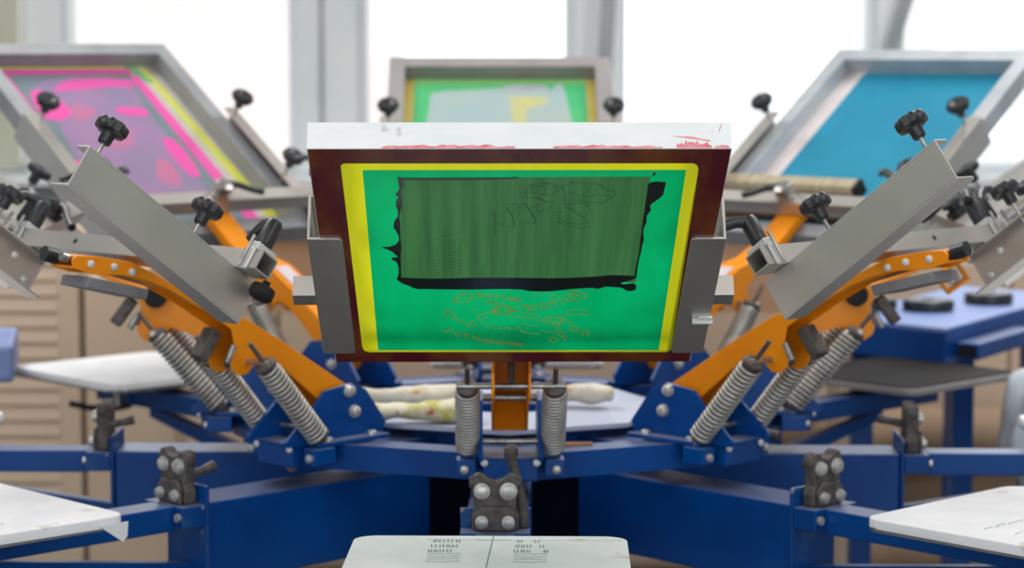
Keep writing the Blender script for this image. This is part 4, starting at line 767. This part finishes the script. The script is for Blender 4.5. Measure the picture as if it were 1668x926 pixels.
# pink screen, back left
e, f, g = screen(-135, SL, 'pink inked screen with grey frame at the back left', M['frame_grey'], M['beige_mesh'])
flat(e, 'green_mesh_border', rrect(.03, .63, -.226, .235, .006), M['beige_mesh'], .0002, .0005)
flat(e, 'yellow_tape', [(.03, -.232), (.03, -.200), (.60, -.186), (.62, -.186), (.62, -.200)][::-1], M['lime'], .0005, .0008)
flat(e, 'yellow_tape', [(.612, -.16), (.628, -.16), (.628, .2), (.612, .2)], M['lime'], .0005, .0008)
flat(e, 'green_corner', [(.565, -.195), (.625, -.17), (.625, -.145), (.60, -.14), (.56, -.178)], mat('green_emulsion_corner', '#5DA56A', None), .0008, .0010)
flat(e, 'grey_mesh', rrect(.03, .61, -.165, .215, .004), M['greygreen'], .0005, .0008)
flat(e, 'pink_edge', [(.596, -.155), (.616, -.155), (.616, .215), (.596, .215)], M['pink'], .0008, .0012)
flat(e, 'pink_edge', [(.05, -.172), (.590, -.165), (.590, -.140), (.05, -.135)], M['pink'], .0008, .0012)
flat(e, 'pink_edge', [(.05, .188), (.60, .18), (.60, .215), (.05, .215)], M['pink'], .0008, .0012)
flat(e, 'pink_edge', [(.125, -.135), (.150, -.135), (.150, .188), (.125, .188)], M['pink'], .0008, .0012)
flat(e, 'mauve_stain', smoothpoly([(.165, -.085), (.17, .13), (.30, .165), (.42, .15), (.565, .13), (.585, -.05), (.56, -.125), (.46, -.11), (.36, -.105), (.26, -.095)], 3, .002), M['mauve'], .0008, .0011)
flat(e, 'pink_print', smoothpoly([(.545, .09), (.575, .03), (.580, -.06), (.572, -.13), (.550, -.13), (.548, -.05), (.54, .02), (.535, .08)], 3, .001), M['pink'], .0011, .0014)
flat(e, 'pink_blob', smoothpoly([(.23, -.110), (.30, -.122), (.355, -.115), (.36, -.09), (.30, -.075), (.235, -.080)], 3, .001), M['pink'], .0011, .0014)
flat(e, 'pink_blob', smoothpoly([(.44, .17), (.50, .17), (.54, .15), (.53, .11), (.47, .09), (.44, .12)], 3, .001), M['pink'], .0011, .0014)
flat(e, 'pink_edge', [(.05, .150), (.30, .168), (.30, .19), (.05, .19)], M['pink'], .0009, .0013)
flat(e, 'pink_blob', smoothpoly([(.455, -.03), (.475, -.04), (.47, -.10), (.45, -.11), (.44, -.08)], 3, .001), M['pink'], .0011, .0014)
for pts in ([(.43, .09), (.46, .03), (.49, .05), (.47, .10)], [(.33, .05), (.345, .0), (.40, -.03), (.41, .0), (.37, .02), (.35, .06)], [(.20, -.04), (.27, -.06), (.29, -.03), (.22, .01)]):
    flat(e, 'coral_blob', smoothpoly(pts, 4, .001), M['coral'], .0011, .0013)
# turquoise screen, back right
e, f, g = screen(135, SL, 'turquoise screen with pale metal frame at the back right', M['frame_light'], M['beige_mesh'])
flat(e, 'pale_glue_border', rrect(.03, .632, -.228, .228, .006), M['pale_glue'], .0002, .0006)
flat(e, 'turquoise_emulsion', smoothpoly([(.04, .185), (.61, .182), (.622, .176), (.622, -.19), (.61, -.196), (.04, -.196)], 1, 0), M['turq'], .0006, .001)
# squeegee lying in the turquoise screen against its inner rail
e2 = empty('squeegee', head_mtx(135) @ Matrix.Translation((.575, .06, -.060)), 'wooden handled squeegee lying across the lower end of the turquoise screen', 'squeegee')
MB().prism([(-.018, -.020), (.018, -.020), (.021, .006), (.014, .018), (-.014, .018), (-.021, .006)], -.165, .185, 'y').build('handle', M['wood'], e2, bevel=.003)
MB().box(-.005, .005, -.160, .180, -.046, -.0203).build('blade', M['black'], e2)
MB().box(-.019, .019, -.1735, -.1655, -.018, .016).build('end_cap', M['black_matte'], e2, bevel=.002)
tag(MB().box(-.012, .012, -.2, .2, -.011, .011, head_mtx(135) @ Matrix.Translation((.528, .04, -.093))).build('wooden_batten', M['wood_dark'], bevel=.002), 'brown wooden batten lying behind the squeegee in the turquoise screen', 'batten')
